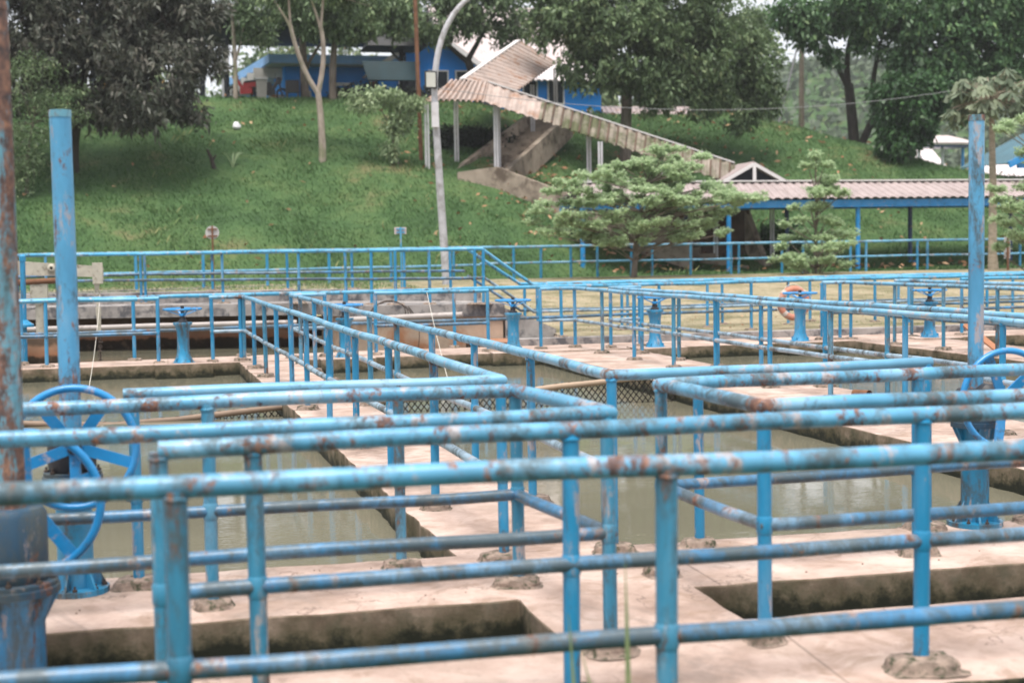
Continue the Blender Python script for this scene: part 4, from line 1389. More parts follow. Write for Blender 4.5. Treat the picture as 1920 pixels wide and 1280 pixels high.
for x, y, z0, z1 in ((10.06, 57.3, 4.5, 7.32), (11.46, 58.5, 4.8, 7.5), (12.72, 56.9, 4.2, 7.5), (13.1, 58.2, 4.5, 7.4), (16.1, 55.6, 4.0, 6.0), (15.6, 62.5, 6.3, 8.6), (16.9, 63.5, 6.7, 9.4),
                     (20.05, 52.4, 0.6, 3.0), (22.35, 52.5, 0.6, 3.0), (16.2, 54.4, 2.6, 5.6), (18.4, 53.5, 1.4, 4.8)):
    pm_ = MB()
    for dx in (-0.055, 0.055):
        pm_.tube([(x + dx, y, z0), (x + dx, y, z1)], 0.042, 8)
    pm_.build('post', M['white_post'], sr)

def stringer(mb, a, b, w, h):
    a, b = Vector(a), Vector(b)
    d = (b - a)
    d.z = 0
    d.normalize()
    n_ = Vector((-d.y, d.x, 0)) * w / 2
    vs = [a - n_, a + n_, b + n_, b - n_]
    vs2 = [v - Vector((0, 0, h)) for v in vs]
    mb.add(vs + vs2, [(0, 1, 2, 3), (7, 6, 5, 4), (0, 4, 5, 1), (1, 5, 6, 2), (2, 6, 7, 3), (3, 7, 4, 0)])


sg = MB()
stringer(sg, (11.2, 57.6, 4.75), (16.2, 64.2, 7.75), 0.22, 0.9)
sg.build('stringer', M['stair_concrete'], sr, False)
sg = MB()
stringer(sg, (13.0, 56.9, 4.6), (17.7, 64.0, 7.6), 0.22, 1.1)
sg.build('stringer', M['stair_concrete'], sr, False)
sg = MB()
stringer(sg, (11.0, 56.1, 4.55), (12.5, 55.85, 4.75), 0.2, 0.9)
sg.build('stringer', M['stair_concrete'], sr, False)
sg = MB()
stringer(sg, (12.5, 55.85, 4.75), (14.9, 54.0, 3.62), 0.24, 1.3)
sg.build('stringer', M['stair_concrete'], sr, False)
sg = MB()
stringer(sg, (14.9, 54.0, 3.62), (19.0, 52.0, 2.1), 0.24, 1.4)
sg.build('stringer', M['stair_concrete'], sr, False)
sg = MB()
stringer(sg, (21.45, 53.2, 3.4), (22.0, 51.9, 0.6), 0.3, 1.4)
sg.build('stringer', M['stair_concrete'], sr, False)
sp2 = MB()
for i in range(16):
    t = i / 15
    sp2.box((12.2 + 4.7 * t, 57.5 + 6.5 * t, 4.2 + 2.9 * t), (1.7, 0.5, 0.5), rz=R_(-36))
for i in range(16):
    t = i / 15
    sp2.box((13.2 + 8 * t, 56.6 - 3.9 * t, 4.1 - 3.5 * t), (0.6, 1.7, 0.5), rz=R_(-26))
sp2.build('steps', M['stair_concrete'], sr, False)
rw = MB()
stringer(rw, (13.2, 57.9, 4.3), (15.6, 56.8, 3.7), 0.3, 1.2)
rw.build('retaining_wall', M['brown_wall'], sr, False)
rw = MB()
rw.prism([(18.6, 53.0), (21.6, 52.9), (21.6, 54.5), (18.6, 54.5)], 0.4, 3.2)
rw.build('retaining_wall', M['brown_wall'], sr, False)

# ------------------------------------------------------------------ buildings on the crest
def wall_box(mb, x0, x1, y0, y1, z0, z1):
    return mb.box(((x0 + x1) / 2, (y0 + y1) / 2, (z0 + z1) / 2), (x1 - x0, y1 - y0, z1 - z0))


b1 = thing('blue_building', 'bright blue building with a pale blue flat roof edge on the crest', 'building', (8, 78, 8.3))
poly = [(6.2, 76.8), (11.3, 76.9), (11.2, 88), (4.9, 88)]
MB().prism(poly, 7.5, 11.05).build('wall', M['wall_blue'], b1, False)
rpoly = [(5.36, 75.7), (12.2, 75.8), (12.2, 89), (3.7, 87.5)]
MB().prism(rpoly, 11.02, 11.45).build('roof', M['slab_blue'], b1, False)
MB().prism([(p[0] + (0.15 if p[0] < 8 else -0.15), p[1] + 0.15) for p in rpoly], 10.98, 11.019).build('soffit', M['soffit'], b1, False)
for i in range(5):
    cb = MB().box((5.3 - 0.2 * i + 0.2, 77.6 + i * 2.2, 10.7), (1.6, 0.5, 0.5))
    cb.build('beam', M['soffit'], b1, False)
MB().box((9.1, 76.78, 10.1), (0.9, 0.1, 0.16)).box((8.9, 76.8, 9.7), (0.7, 0.08, 0.3)).build('notice', M['white_trim'], b1, False)
MB().box((7.35, 76.74, 9.55), (0.35, 0.06, 0.4)).build('meter_box', M['sign_back'], b1, False)
MB().box((5.9, 76.9, 9.0), (1.05, 0.06, 1.1)).build('notice_board', M['sign_back'], b1, False)
MB().box((10.9, 76.75, 9.6), (0.75, 0.1, 1.3)).build('door', M['orange_board'], b1, False)
MB().box((7.0, 76.72, 9.5), (0.06, 0.05, 3.0)).box((8.7, 76.72, 9.5), (0.14, 0.05, 3.0)).build('column', M['far_navy'], b1, False)

shl = thing('carport', 'large open shelter with pink-grey roof edge and dark underside behind the left trees', 'shelter', (5, 78, 8))
sh_ = MB()
sheet(sh_, (-3.5, 71.5, 12.95), (13.0, 71.5, 12.95), (-3.5, 76.4, 12.5), (13.0, 76.4, 12.5), 40, 0.05)
sh_.build('roof', M['roof_white'], shl, False)
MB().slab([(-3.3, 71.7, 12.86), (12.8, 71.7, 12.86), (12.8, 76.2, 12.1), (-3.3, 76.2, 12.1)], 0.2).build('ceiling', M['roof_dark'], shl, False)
for x, y in ((2.0, 72.6), (3.15, 73.0), (-3, 72.6), (12.2, 76)):
    MB().tube([(x, y, 7.5), (x, y, 12.7)], 0.13, 10).build('post', M['roof_dark'], shl)

gz = thing('black_gazebo', 'small black tiled pavilion roof on a single dark post', 'pavilion', (11, 70.5, 8))
gzr = MB()
for i in range(4):
    k0, k1 = 1 - i * 0.23, 1 - (i + 1) * 0.23 + 0.05
    vs = []
    for k, z in ((k0, 11.15 + i * 0.34), (k1, 11.15 + i * 0.34 + 0.36)):
        for x, y in ((-1, -1), (1, -1), (1, 1), (-1, 1)):
            vs.append((10.9 + x * 1.45 * k, 71 + y * 1.3 * k, z))
    gzr.add(vs, [(3, 2, 1, 0), (4, 5, 6, 7), (0, 1, 5, 4), (1, 2, 6, 5), (2, 3, 7, 6), (3, 0, 4, 7)])
gzr.build('roof', M['roof_black'], gz, False)
gp_ = MB().tube([(11.3, 71, 7.5), (11.3, 71, 11.3)], 0.11, 8)
gp_.beam((10.7, 71, 11.15), (11.3, 71, 10.55), 0.08, 0.1)
gp_.build('post', M['roof_dark'], gz)
tbd = thing('banner_board', 'dark teal board leaning back behind the hedge, below the black roof', 'board', (10.5, 69, 9))
MB().beam((10.55, 69.0, 9.45), (10.55, 69.35, 10.35), 2.3, 0.1, (0, 1, 0), 2.75).build('panel', M['teal_board'], tbd, False)
lg = MB()
for x in (9.8, 11.3):
    lg.tube([(x, 69.1, 7.6), (x, 69.2, 9.7)], 0.06, 8)
lg.build('leg', M['roof_dark'], tbd)


def house(name, label, x0, x1, y0, y1, z0, ze, zr, roofm, axis='x', over=0.6, openings=(), wallm='wall_blue', waves=18):
    t = thing(name, label, 'building', ((x0 + x1) / 2, y0, z0))
    mb = MB()
    wall_box(mb, x0, x1, y0, y1, z0, ze)
    ym, xm = (y0 + y1) / 2, (x0 + x1) / 2
    if axis == 'y':
        mb.add([(x0, y0, ze), (x1, y0, ze), (xm, y0, zr - 0.15), (x0, y1, ze), (x1, y1, ze), (xm, y1, zr - 0.15)], [(0, 1, 2), (5, 4, 3), (0, 2, 5, 3), (1, 4, 5, 2), (0, 3, 4, 1)])
    mb.build('wall', M[wallm], t, False)
    r = MB()
    dz = 0.0
    if axis == 'x':
        k = (zr - ze) / (ym - y0)
        e = ze - k * over
        sheet(r, (x0 - over, y0 - over, e), (x1 + over, y0 - over, e), (x0 - over, ym, zr), (x1 + over, ym, zr), waves, 0.06, 0.06)
        sheet(r, (x1 + over, y1 + over, e), (x0 - over, y1 + over, e), (x1 + over, ym, zr), (x0 - over, ym, zr), waves, 0.06, 0.06)
    else:
        k = (zr - ze) / (xm - x0)
        e = ze - k * over
        sheet(r, (x0 - over, y1 + over, e), (x0 - over, y0 - over, e), (xm, y1 + over, zr), (xm, y0 - over, zr), waves, 0.06, 0.06)
        sheet(r, (x1 + over, y0 - over, e), (x1 + over, y1 + over, e), (xm, y0 - over, zr), (xm, y1 + over, zr), waves, 0.06, 0.06)
        tr = MB()
        tr.beam((x0 - over, y0 - over - 0.04, e), (xm, y0 - over - 0.04, zr), 0.08, 0.25)
        tr.beam((xm, y0 - over - 0.04, zr), (x1 + over, y0 - over - 0.04, e), 0.08, 0.25)
        tr.build('bargeboard', M['white_trim'], t, False)
    r.build('roof', M[roofm], t, False)
    for (px, pz, w, h, kind) in openings:
        fr = MB().box((px, y0 - 0.02, pz), (w + 0.16, 0.1, h + 0.16)).build('window' if kind == 'w' else 'door', M['white_trim'], t, False)
        MB().box((px, y0 - 0.06, pz), (w, 0.06, h)).build('pane', M['dark_glass'], fr, False)
    return t


house('blue_house', 'blue house with pinkish tiled gable roof behind the street lamp', 10.9, 16.2, 76, 84, 7.5, 10.9, 12.7, 'roof_tile', 'y', 0.7,
      [(14.0, 9.6, 0.9, 2.2, 'd'), (15.3, 9.9, 0.7, 1.6, 'w'), (12.4, 9.9, 0.8, 1.2, 'w')])
house('tiled_house', 'house with a tall pale tiled roof half hidden by the central tree', 16.2, 24.5, 82, 92, 7.5, 12.3, 15.8, 'roof_tile', 'x', 0.8, [(18, 9.5, 1.2, 1.4, 'w')], waves=26)
house('blue_hut', 'small blue hut beneath the central tree at the stair top', 16.9, 21.2, 71, 75.5, 6.5, 9.9, 10.8, 'roof_white', 'x', 0.5, [(17.6, 8.9, 0.6, 1.9, 'd'), (18.9, 9.2, 0.7, 1.1, 'w')])
house('white_roof_house', 'low building with bright white sheet roof behind the right mound', 45.2, 49.5, 88, 95, 2.5, 5.6, 7.9, 'roof_white', 'x', 0.8)
house('white_roof_shed', 'low shed with pale pink-white roof right of the tall blue pipe', 51.5, 56, 84, 90, 2.5, 5.2, 6.4, 'roof_white', 'x', 0.7)
house('sheet_roof_hall', 'pale sheet roof showing between trunks on the mound crest', 26.5, 31, 84, 90, 6.0, 8.2, 10.0, 'roof_pink', 'x', 0.6)
sh2 = thing('garden_shelter', 'small open shelter with twin pale roof panels on blue posts', 'shelter', (47.5, 85, 5))
q2 = MB()
q2.slab([(45.2, 83.8, 7.65), (49.4, 83.8, 7.65), (48.6, 86.0, 8.25), (45.6, 86.0, 8.25)], 0.12)
q2.build('roof', M['roof_tile'], sh2, False)
MB().box((47.2, 84.9, 7.45), (3.8, 1.8, 0.14)).build('frame', M['far_navy'], sh2, False)
for x in (45.8, 47.4, 48.8):
    MB().tube([(x, 84.6, 4), (x, 84.6, 7.5)], 0.1, 8).build('post', M['far_blue'] if x > 48 else M['white_post'], sh2)
bs = thing('blue_shelter', 'shelter with teal sheet roof and blue posts at the right picture edge', 'shelter', (38.5, 60, 3))
q3 = MB()
sheet(q3, (36.5, 59.4, 5.0), (36.5, 63.5, 5.0), (39.8, 59.4, 6.6), (39.8, 63.5, 6.6), 14, 0.05)
sheet(q3, (43.1, 63.5, 5.0), (43.1, 59.4, 5.0), (39.8, 63.5, 6.6), (39.8, 59.4, 6.6), 14, 0.05)
q3.build('roof', M['roof_teal'], bs, False)
q4 = MB()
q4.beam((36.5, 59.36, 4.93), (39.8, 59.36, 6.53), 0.06, 0.3)
q4.beam((39.8, 59.36, 6.53), (43.1, 59.36, 4.93), 0.06, 0.3)
q4.beam((37.0, 59.5, 4.9), (42.5, 59.5, 4.9), 0.1, 0.2)
q4.build('fascia', M['far_blue'], bs, False)
for x in (37.75, 41):
    MB().tube([(x, 59.8, 3), (x, 59.8, 5.4)], 0.1, 8).build('post', M['far_blue'], bs)


def hz(x, y):
    return float(hill_z(np.array(x), np.array(y)))


# ------------------------------------------------------------------ motorbikes, bin, cart
def motorbike(label, x, y, z, rz, body):
    t = thing('motorbike', label, 'motorbike', (x, y, z), 'motorbikes parked by the blue building')
    ca, sa = math.cos(rz), math.sin(rz)
    W = lambda u, v, h: (x + ca * u - sa * v, y + sa * u + ca * v, z + h)
    for u in (-0.62, 0.62):
        pts = [W(u + 0.26 * math.cos(a * math.pi / 10), 0, 0.3 + 0.26 * math.sin(a * math.pi / 10)) for a in range(20)]
        mb = MB().tube(pts, 0.05, 8, closed=True)
        for k in range(3):
            a = k * math.pi / 3
            mb.beam(W(u + 0.25 * math.cos(a), 0, 0.3 + 0.25 * math.sin(a)), W(u - 0.25 * math.cos(a), 0, 0.3 - 0.25 * math.sin(a)), 0.03, 0.03, (sa, -ca, 0))
        mb.build('wheel', M['bike_black'], t)
    mb = MB()
    mb.beam(W(-0.75, 0, 0.68), W(0.1, 0, 0.62), 0.22, 0.2, w2=0.2, h2=0.26)
    mb.beam(W(0.1, 0, 0.45), W(0.42, 0, 0.88), 0.24, 0.12)
    mb.beam(W(-0.3, 0, 0.38), W(0.25, 0, 0.36), 0.2, 0.26)
    mb.beam(W(0.42, 0, 0.78), W(0.5, 0, 1.05), 0.2, 0.2)
    mb.build('body', M[body], t)
    MB().beam(W(-0.7, 0, 0.82), W(0.05, 0, 0.76), 0.22, 0.09).build('seat', M['bike_black'], t)
    fk = MB().tube([W(0.62, 0, 0.3), W(0.45, 0, 1.0)], 0.035, 8)
    fk.tube([W(0.42, -0.33, 1.06), W(0.46, 0, 1.0), W(0.42, 0.33, 1.06)], 0.022, 8)
    fk.tube([W(0.43, 0.28, 1.05), W(0.45, 0.3, 1.25)], 0.012, 6)
    fk.build('handlebar', M['dark_steel'], t)
    MB().lathe(W(0.55, 0, 0.98), [(0.08, -0.05), (0.09, 0.03), (0.05, 0.06)], 12).build('headlight', M['lamp_glass'], t)
    return t


motorbike('red and black motorbike parked at the left corner of the blue building', 3.75, 67.6, hz(3.75, 67.6) - 0.05, R_(160), 'bike_red')
motorbike('black motorbike parked behind the grey bin', 4.8, 68.0, hz(4.8, 68.0), R_(20), 'bike_black')
motorbike('dark motorbike parked beside the dark box at the blue wall', 9.2, 72.6, 8.4, R_(100), 'bike_black')
bz = hz(4.4, 67.2)
bn = thing('rubbish_bin', 'grey wheeled rubbish bin between the parked motorbikes', 'bin', (4.4, 67.2, bz))
MB().box((4.4, 67.2, bz + 0.42), (0.4, 0.4, 0.84), taper=1.2).build('body', M['bin_grey'], bn)
MB().box((4.4, 67.18, bz + 0.88), (0.54, 0.52, 0.07)).build('lid', M['sign_back'], bn)
bz = hz(5.85, 68.2)
ct = thing('equipment_box', 'black equipment box on a stand against the blue wall', 'box', (5.85, 68.2, bz))
MB().box((5.85, 68.2, bz + 0.6), (0.6, 0.4, 0.55), jit=0.02).build('body', M['bike_black'], ct)
for dx in (-0.25, 0.25):
    MB().box((5.85 + dx, 68.2, bz + 0.15), (0.06, 0.3, 0.36)).build('leg', M['dark_steel'], ct)

# ------------------------------------------------------------------ trees
def tree(name, label, paths, blobs, leafm, barkm, seed, ncl, per, leaf, spread=0.22, gap=0.15, freq=1.3, down=-0.35, group=None, cat='tree', twigs=40, twig_r=0.035, shell=0.45):
    base = paths[0][0][0]
    t = thing(name, label, cat, tuple(base), group)
    co, C = crown('crown', blobs, M[leafm], t, seed, ncl, per, leaf, spread, gap, freq, down, shell)
    nodes = []
    for pts, rs in paths:
        nodes += [tuple(p) for p in pts[len(pts) // 2:]]
    rr = random.Random(seed)
    tg = [C[rr.randrange(len(C))] for _ in range(twigs)]
    allp = list(paths) + twig_paths(nodes, tg, twig_r, seed)
    limbs('trunk', allp, M[barkm], t)
    return t


def limb(a, b, cp, r0, r1, k=8):
    pts = bezier(a, b, cp, k)
    return (pts, [r0 + (r1 - r0) * i / k for i in range(k + 1)])


# left dark tree with long drooping leaves
zb = hz(-3.2, 58)
tree('mango_tree', 'large dark tree with long drooping brownish leaves at the upper left', [
    limb((-3.2, 58, zb - 0.2), (-2.8, 57.8, zb + 2.6), (-3.25, 58, zb + 1.4), 0.2, 0.16),
    limb((-2.8, 57.8, zb + 2.5), (-5.0, 57, zb + 6), (-3.4, 57.6, zb + 4.4), 0.14, 0.06),
    limb((-2.8, 57.8, zb + 2.5), (0.2, 57, zb + 5.6), (-1.6, 57.4, zb + 3.8), 0.13, 0.05),
    limb((-2.8, 57.8, zb + 2.5), (-2.2, 58.5, zb + 6.5), (-2.7, 58, zb + 4.4), 0.14, 0.06)],
    [(-2.3, 57, 9.3, 2.6, 2.2, 2.1), (-0.4, 56.5, 8.4, 1.9, 1.7, 1.7), (-4.6, 57, 9.4, 2.4, 2.2, 2.4), (0.6, 57, 10.2, 1.7, 1.6, 1.7), (-1.4, 56.2, 7.2, 1.8, 1.4, 0.9), (0.5, 56.6, 7.6, 1.0, 1.0, 1.0), (-3.4, 57, 11.6, 3.4, 2.2, 1.8), (-6.5, 57, 8.4, 2.2, 2, 2.6), (-6.8, 57, 11.4, 2.4, 2, 2.0), (-0.2, 57.5, 11.6, 2.2, 1.8, 1.2), (1.7, 57, 9.0, 0.8, 0.9, 0.9), (-0.6, 56, 6.55, 1.3, 1.0, 0.5), (1.2, 56.6, 6.9, 0.7, 0.8, 0.5), (-2.6, 56.4, 6.6, 0.8, 0.8, 0.6), (1.9, 57, 10.6, 0.8, 0.8, 0.7)],
    'leaf_dark', 'bark_dark', 3, 6400, 8, (0.28, 0.045), 0.24, 0.08, 1.5, -0.5, twigs=90)
zb = hz(-4.6, 56)
tree('feathery_shrub', 'pale green feathery shrub below the large dark tree', [
    limb((-4.7, 55.5, hz(-4.7, 55.5) - 0.1), (-4.3, 55.2, 6.6), (-4.7, 55.5, 5.2), 0.07, 0.03)],
    [(-4.2, 55, 7.1, 1.1, 0.9, 0.5), (-3.3, 55, 6.6, 0.9, 0.7, 0.35), (-4.6, 55, 5.9, 1.0, 0.8, 0.5), (-4.9, 55, 4.9, 0.9, 0.8, 0.6), (-5.3, 55, 4.2, 0.9, 0.8, 0.6), (-4.4, 55, 8.2, 1.2, 0.8, 0.5), (-3.0, 55.2, 7.4, 0.7, 0.5, 0.2)],
    'leaf_grey', 'bark_grey', 5, 620, 10, (0.16, 0.02), 0.25, 0.25, 2.0, 0.0, cat='shrub', twigs=24, twig_r=0.015)
# pale-barked forked tree
zb = hz(6.06, 58)
tree('pale_barked_tree', 'slender forked tree with pale mottled bark in the middle of the bank', [
    limb((6.06, 58, zb - 0.2), (5.95, 58, 7.75), (6.12, 58, 6.3), 0.15, 0.115),
    limb((5.95, 58, 7.7), (6.12, 58, 10.2), (6.35, 58, 9.2), 0.105, 0.085),
    limb((6.12, 58, 10.1), (5.4, 58.3, 12.4), (5.85, 58, 11.2), 0.06, 0.03),
    limb((6.12, 58, 10.1), (6.5, 57.8, 12.9), (6.2, 58, 11.4), 0.06, 0.03),
    limb((5.95, 58, 7.7), (4.95, 58, 10.3), (5.25, 58, 8.7), 0.11, 0.08),
    limb((4.95, 58, 10.2), (3.4, 58.2, 12.2), (4.5, 58, 11.2), 0.06, 0.03),
    limb((4.95, 58, 10.2), (4.7, 57.6, 12.8), (4.95, 58, 11.4), 0.055, 0.03)],
    [(5.0, 58.5, 11.7, 2.3, 1.6, 0.6), (7.3, 58.6, 11.8, 1.4, 1.2, 0.8), (3.7, 58.6, 11.8, 1.2, 1.0, 0.5), (7.9, 58.8, 11.2, 0.9, 0.9, 0.7)],
    'leaf_grey', 'bark_pale', 8, 850, 8, (0.2, 0.045), 0.22, 0.05, 1.8, -0.3, twigs=40, twig_r=0.03)
tree('bank_top_tree', 'dark leafy tree beside the blue building with foliage hanging before the shelter', [
    limb((7.5, 66.5, 7.6), (7.7, 66.5, 11.4), (7.4, 66.5, 9.6), 0.18, 0.13),
    limb((7.7, 66.5, 11.2), (7.0, 66, 13), (8.2, 66.4, 12.2), 0.1, 0.04)],
    [(7.4, 66, 12.3, 2.0, 1.6, 1.1), (9.5, 66, 12.1, 1.7, 1.5, 1.1), (6.3, 66, 12.2, 1.4, 1.3, 0.8), (10.3, 66, 11.9, 1.0, 1.0, 1.0), (8.3, 66, 11.3, 1.2, 1.0, 0.6), (6.6, 66, 11.4, 0.8, 0.8, 0.5)],
    'leaf_grey', 'bark_grey', 12, 1500, 8, (0.24, 0.055), 0.25, 0.15, 1.4, -0.4, twigs=30)
tree('thin_trunk_tree', 'thin mossy-trunked tree in front of the shelter at the crest', [
    limb((3.25, 67, 7.9), (3.2, 67, 12.2), (3.3, 67, 10), 0.12, 0.07),
    limb((3.2, 67, 9.8), (3.75, 67, 12.0), (3.55, 67, 10.6), 0.06, 0.04)],
    [(3.6, 66.8, 11.7, 0.8, 0.8, 0.8), (4.3, 66.8, 12.0, 1.1, 1.0, 0.9), (3.6, 66.8, 13.1, 1.1, 1.0, 0.7), (4.6, 66.8, 11.0, 0.6, 0.6, 0.5)],
    'leaf_grey', 'bark_pale', 14, 420, 8, (0.24, 0.045), 0.22, 0.05, 1.6, -0.45, twigs=20)
tree('brown_trunk_tree', 'straight brown trunk standing right beside the blue wall', [
    limb((6.45, 68.3, 7.9), (6.35, 68.3, 11.8), (6.4, 68.3, 10), 0.2, 0.14),
    limb((6.4, 68.3, 9.6), (7.4, 68.2, 11.2), (6.8, 68.2, 10.6), 0.09, 0.05)],
    [(6.9, 68, 12.8, 1.7, 1.4, 1.1)], 'leaf_grey', 'bark_grey', 15, 330, 8, (0.24, 0.05), 0.24, 0.1, 1.5, -0.4, twigs=14)
tree('roadside_tree', 'dark spreading tree between the street lamp and the tiled roofs', [
    limb((14.9, 70, 7.4), (14.3, 70, 10.6), (14.9, 70, 9.2), 0.26, 0.18),
    limb((14.3, 70, 10.5), (12.2, 69, 12.2), (13.2, 69.6, 11.2), 0.14, 0.06),
    limb((14.3, 70, 10.5), (15.6, 69, 12.9), (14.9, 69.6, 11.6), 0.15, 0.06)],
    [(13.0, 69, 12.6, 1.9, 1.7, 1.3), (15.3, 69, 12.9, 1.9, 1.7, 1.4), (14.2, 69, 13.8, 2.4, 1.8, 1.2), (12.3, 69, 11.6, 1.0, 1.0, 0.7), (16.2, 69, 11.9, 1.0, 1.0, 0.9)],
    'leaf_grey', 'bark_dark', 17, 1500, 8, (0.24, 0.055), 0.25, 0.12, 1.4, -0.35, twigs=40)
zb = hz(8.95, 57.5)
tree('young_tree', 'young slender tree with pale yellow-green leaves left of the street lamp', [
    limb((8.95, 57.5, zb - 0.1), (8.65, 57.5, 6.6), (8.75, 57.5, 5.6), 0.06, 0.04),
    limb((8.65, 57.5, 6.5), (8.0, 57.4, 7.4), (8.3, 57.4, 7.0), 0.03, 0.015),
    limb((8.65, 57.5, 6.5), (9.6, 57.4, 7.3), (9.1, 57.4, 7.0), 0.03, 0.015)],
    [(8.1, 57.3, 7.55, 1.2, 0.9, 0.24), (9.3, 57.3, 7.25, 1.0, 0.8, 0.28), (7.6, 57.3, 7.1, 0.8, 0.6, 0.14), (8.8, 57.3, 6.4, 0.5, 0.5, 0.5), (9.5, 57.3, 6.6, 0.5, 0.4, 0.25), (8.7, 57.3, 5.5, 0.35, 0.3, 0.35)],
    'leaf_soft', 'bark_grey', 19, 330, 8, (0.22, 0.045), 0.2, 0.05, 2.2, -0.1, twigs=26, twig_r=0.015)
# big central tree
zb = hz(19.6, 62)
tree('round_tree', 'big round grey-green tree above the stair roof, upper centre', [
    limb((19.6, 62, zb - 0.3), (19.75, 62, 8.6), (19.6, 62, 7), 0.28, 0.22),
    limb((19.75, 62, 8.4), (16.8, 61.5, 11), (18.2, 61.8, 10), 0.16, 0.06),
    limb((19.75, 62, 8.4), (23, 61.5, 11.2), (21.4, 61.8, 9.8), 0.16, 0.06),
    limb((19.75, 62, 8.4), (20.2, 62.5, 12.6), (19.8, 62, 10.6), 0.17, 0.07)],
    [(19.4, 61, 10.6, 2.9, 2.5, 2.3), (16.9, 61, 11.1, 2.0, 2.0, 1.5), (17.7, 60.8, 9.5, 1.5, 1.5, 1.3), (22.6, 61, 10.2, 2.5, 2.2, 2.1), (24.9, 61.3, 9.6, 1.7, 1.7, 1.7), (20.6, 61, 8.5, 1.9, 1.7, 1.2), (22.4, 61, 8.1, 1.7, 1.5, 1.0), (18.0, 61, 12.6, 2.8, 2.2, 1.3), (22, 61, 12.4, 3.0, 2.3, 1.5), (25.6, 61.5, 8.1, 1.1, 1.1, 1.1), (17.6, 60.4, 6.9, 0.55, 0.5, 0.6), (15.6, 61, 12.3, 1.2, 1.2, 0.9), (24.6, 61.4, 7.5, 1.0, 0.9, 0.9)],
    'leaf_grey', 'bark_grey', 23, 6400, 8, (0.25, 0.06), 0.26, 0.08, 1.5, -0.35, twigs=110)
# right multi-trunk tree
zb = hz(33.4, 68)
tree('multi_stem_tree', 'tall green tree with several dark leaning stems on the mound', [
    limb((33.4, 68, zb - 0.4), (33.0, 68, 9.4), (33.2, 68, 8), 0.3, 0.24),
    limb((33.0, 68, 9.2), (31.2, 67.5, 12.2), (32.2, 67.8, 10.4), 0.16, 0.07),
    limb((33.0, 68, 9.2), (33.3, 67.5, 12.8), (32.6, 67.8, 11), 0.18, 0.08),
    limb((33.4, 68, zb), (36.8, 67, 11.4), (34.6, 67.8, 9.2), 0.22, 0.1),
    limb((34.2, 67.9, 8.4), (34.6, 67, 12.4), (34.1, 67.6, 10.4), 0.15, 0.06),
    limb((36.2, 67.2, 10.9), (39.5, 66.5, 13), (38, 67, 12.0), 0.1, 0.05)],
    [(32.2, 66.5, 12.8, 2.4, 2.0, 1.3), (35.2, 66, 12.2, 2.4, 2.1, 1.7), (37.8, 66, 11.3, 2.3, 2.1, 2.1), (40.2, 66, 12.2, 2.5, 2.1, 2.0), (36.6, 65.6, 9.6, 1.6, 1.5, 1.3), (30.6, 66.8, 11.7, 1.3, 1.2, 0.9), (29.6, 66.8, 12.6, 1.3, 1.1, 0.9), (31.4, 66.6, 10.6, 0.7, 0.7, 0.5), (35.4, 65.8, 10.6, 1.4, 1.3, 1.0), (40.6, 65.6, 9.6, 1.8, 1.6, 1.4), (38.9, 65.6, 9.0, 1.3, 1.2, 1.1), (34, 66, 13.3, 3.2, 2.0, 0.7), (38.8, 66, 13.2, 3.2, 2.2, 1.0), (42.5, 66, 11.2, 2.4, 2.0, 2.2), (41.0, 65.8, 13.6, 2.2, 1.6, 0.9), (39.6, 65.6, 10.6, 1.6, 1.4, 1.2), (37.4, 65.4, 8.4, 1.2, 1.2, 1.0), (33.3, 66.4, 11.4, 1.1, 1.0, 0.7)],
    'leaf_green', 'bark_dark', 29, 5600, 8, (0.3, 0.075), 0.28, 0.07, 1.4, -0.35, twigs=110, twig_r=0.045)
zb = hz(32.7, 62)
tree('leafy_shrub_tree', 'dense dark green bushy tree at the right foot of the mound', [
    limb((32.7, 62, zb - 0.2), (32.6, 62, zb + 2.0), (32.8, 62, zb + 1), 0.22, 0.15),
    limb((32.6, 62, zb + 1.6), (33.4, 61.8, zb + 3.4), (32.9, 62, zb + 2.6), 0.1, 0.05)],
    [(32.6, 61.6, 7.4, 1.25, 1.2, 1.2), (32.2, 61.6, 6.2, 0.9, 0.9, 0.9), (33.6, 61.6, 8.2, 1.2, 1.1, 1.0), (32.0, 61.6, 8.4, 0.9, 0.9, 0.7), (33.6, 61.8, 7.0, 0.8, 0.8, 0.8)],
    'leaf_shrub', 'bark_dark', 31, 1250, 8, (0.28, 0.075), 0.24, 0.2, 1.5, -0.3, twigs=20)
tree('mound_bush', 'rounded dark bush beside the multi-stemmed tree', [
    limb((34.6, 67, hz(34.6, 67) - 0.2), (34.7, 67, 7.8), (34.6, 67, 7.2), 0.1, 0.05)],
    [(34.7, 66.8, 7.6, 0.9, 0.9, 1.1), (35.1, 66.8, 8.2, 0.7, 0.7, 0.7)], 'leaf_shrub', 'bark_dark', 33, 360, 8, (0.22, 0.06), 0.2, 0.25, 1.6, -0.2, cat='bush', twigs=8)
tree('mound_crest_tree', 'small dark tree on the mound crest left of the pale sky gap', [
    limb((27.3, 69.5, 7.2), (27.2, 69.5, 9.2), (27.3, 69.5, 8.2), 0.25, 0.15)],
    [(26.9, 69.3, 9.9, 1.4, 1.3, 1.5), (27.6, 69.3, 9.0, 1.0, 1.0, 0.9), (26.2, 69.3, 11.6, 1.7, 1.4, 1.3), (28.0, 69.3, 12.6, 1.7, 1.3, 0.9), (28.6, 69.3, 11.6, 0.9, 0.9, 0.7)], 'leaf_grey', 'bark_grey', 35, 800, 8, (0.26, 0.06), 0.26, 0.12, 1.3, -0.35, twigs=20)


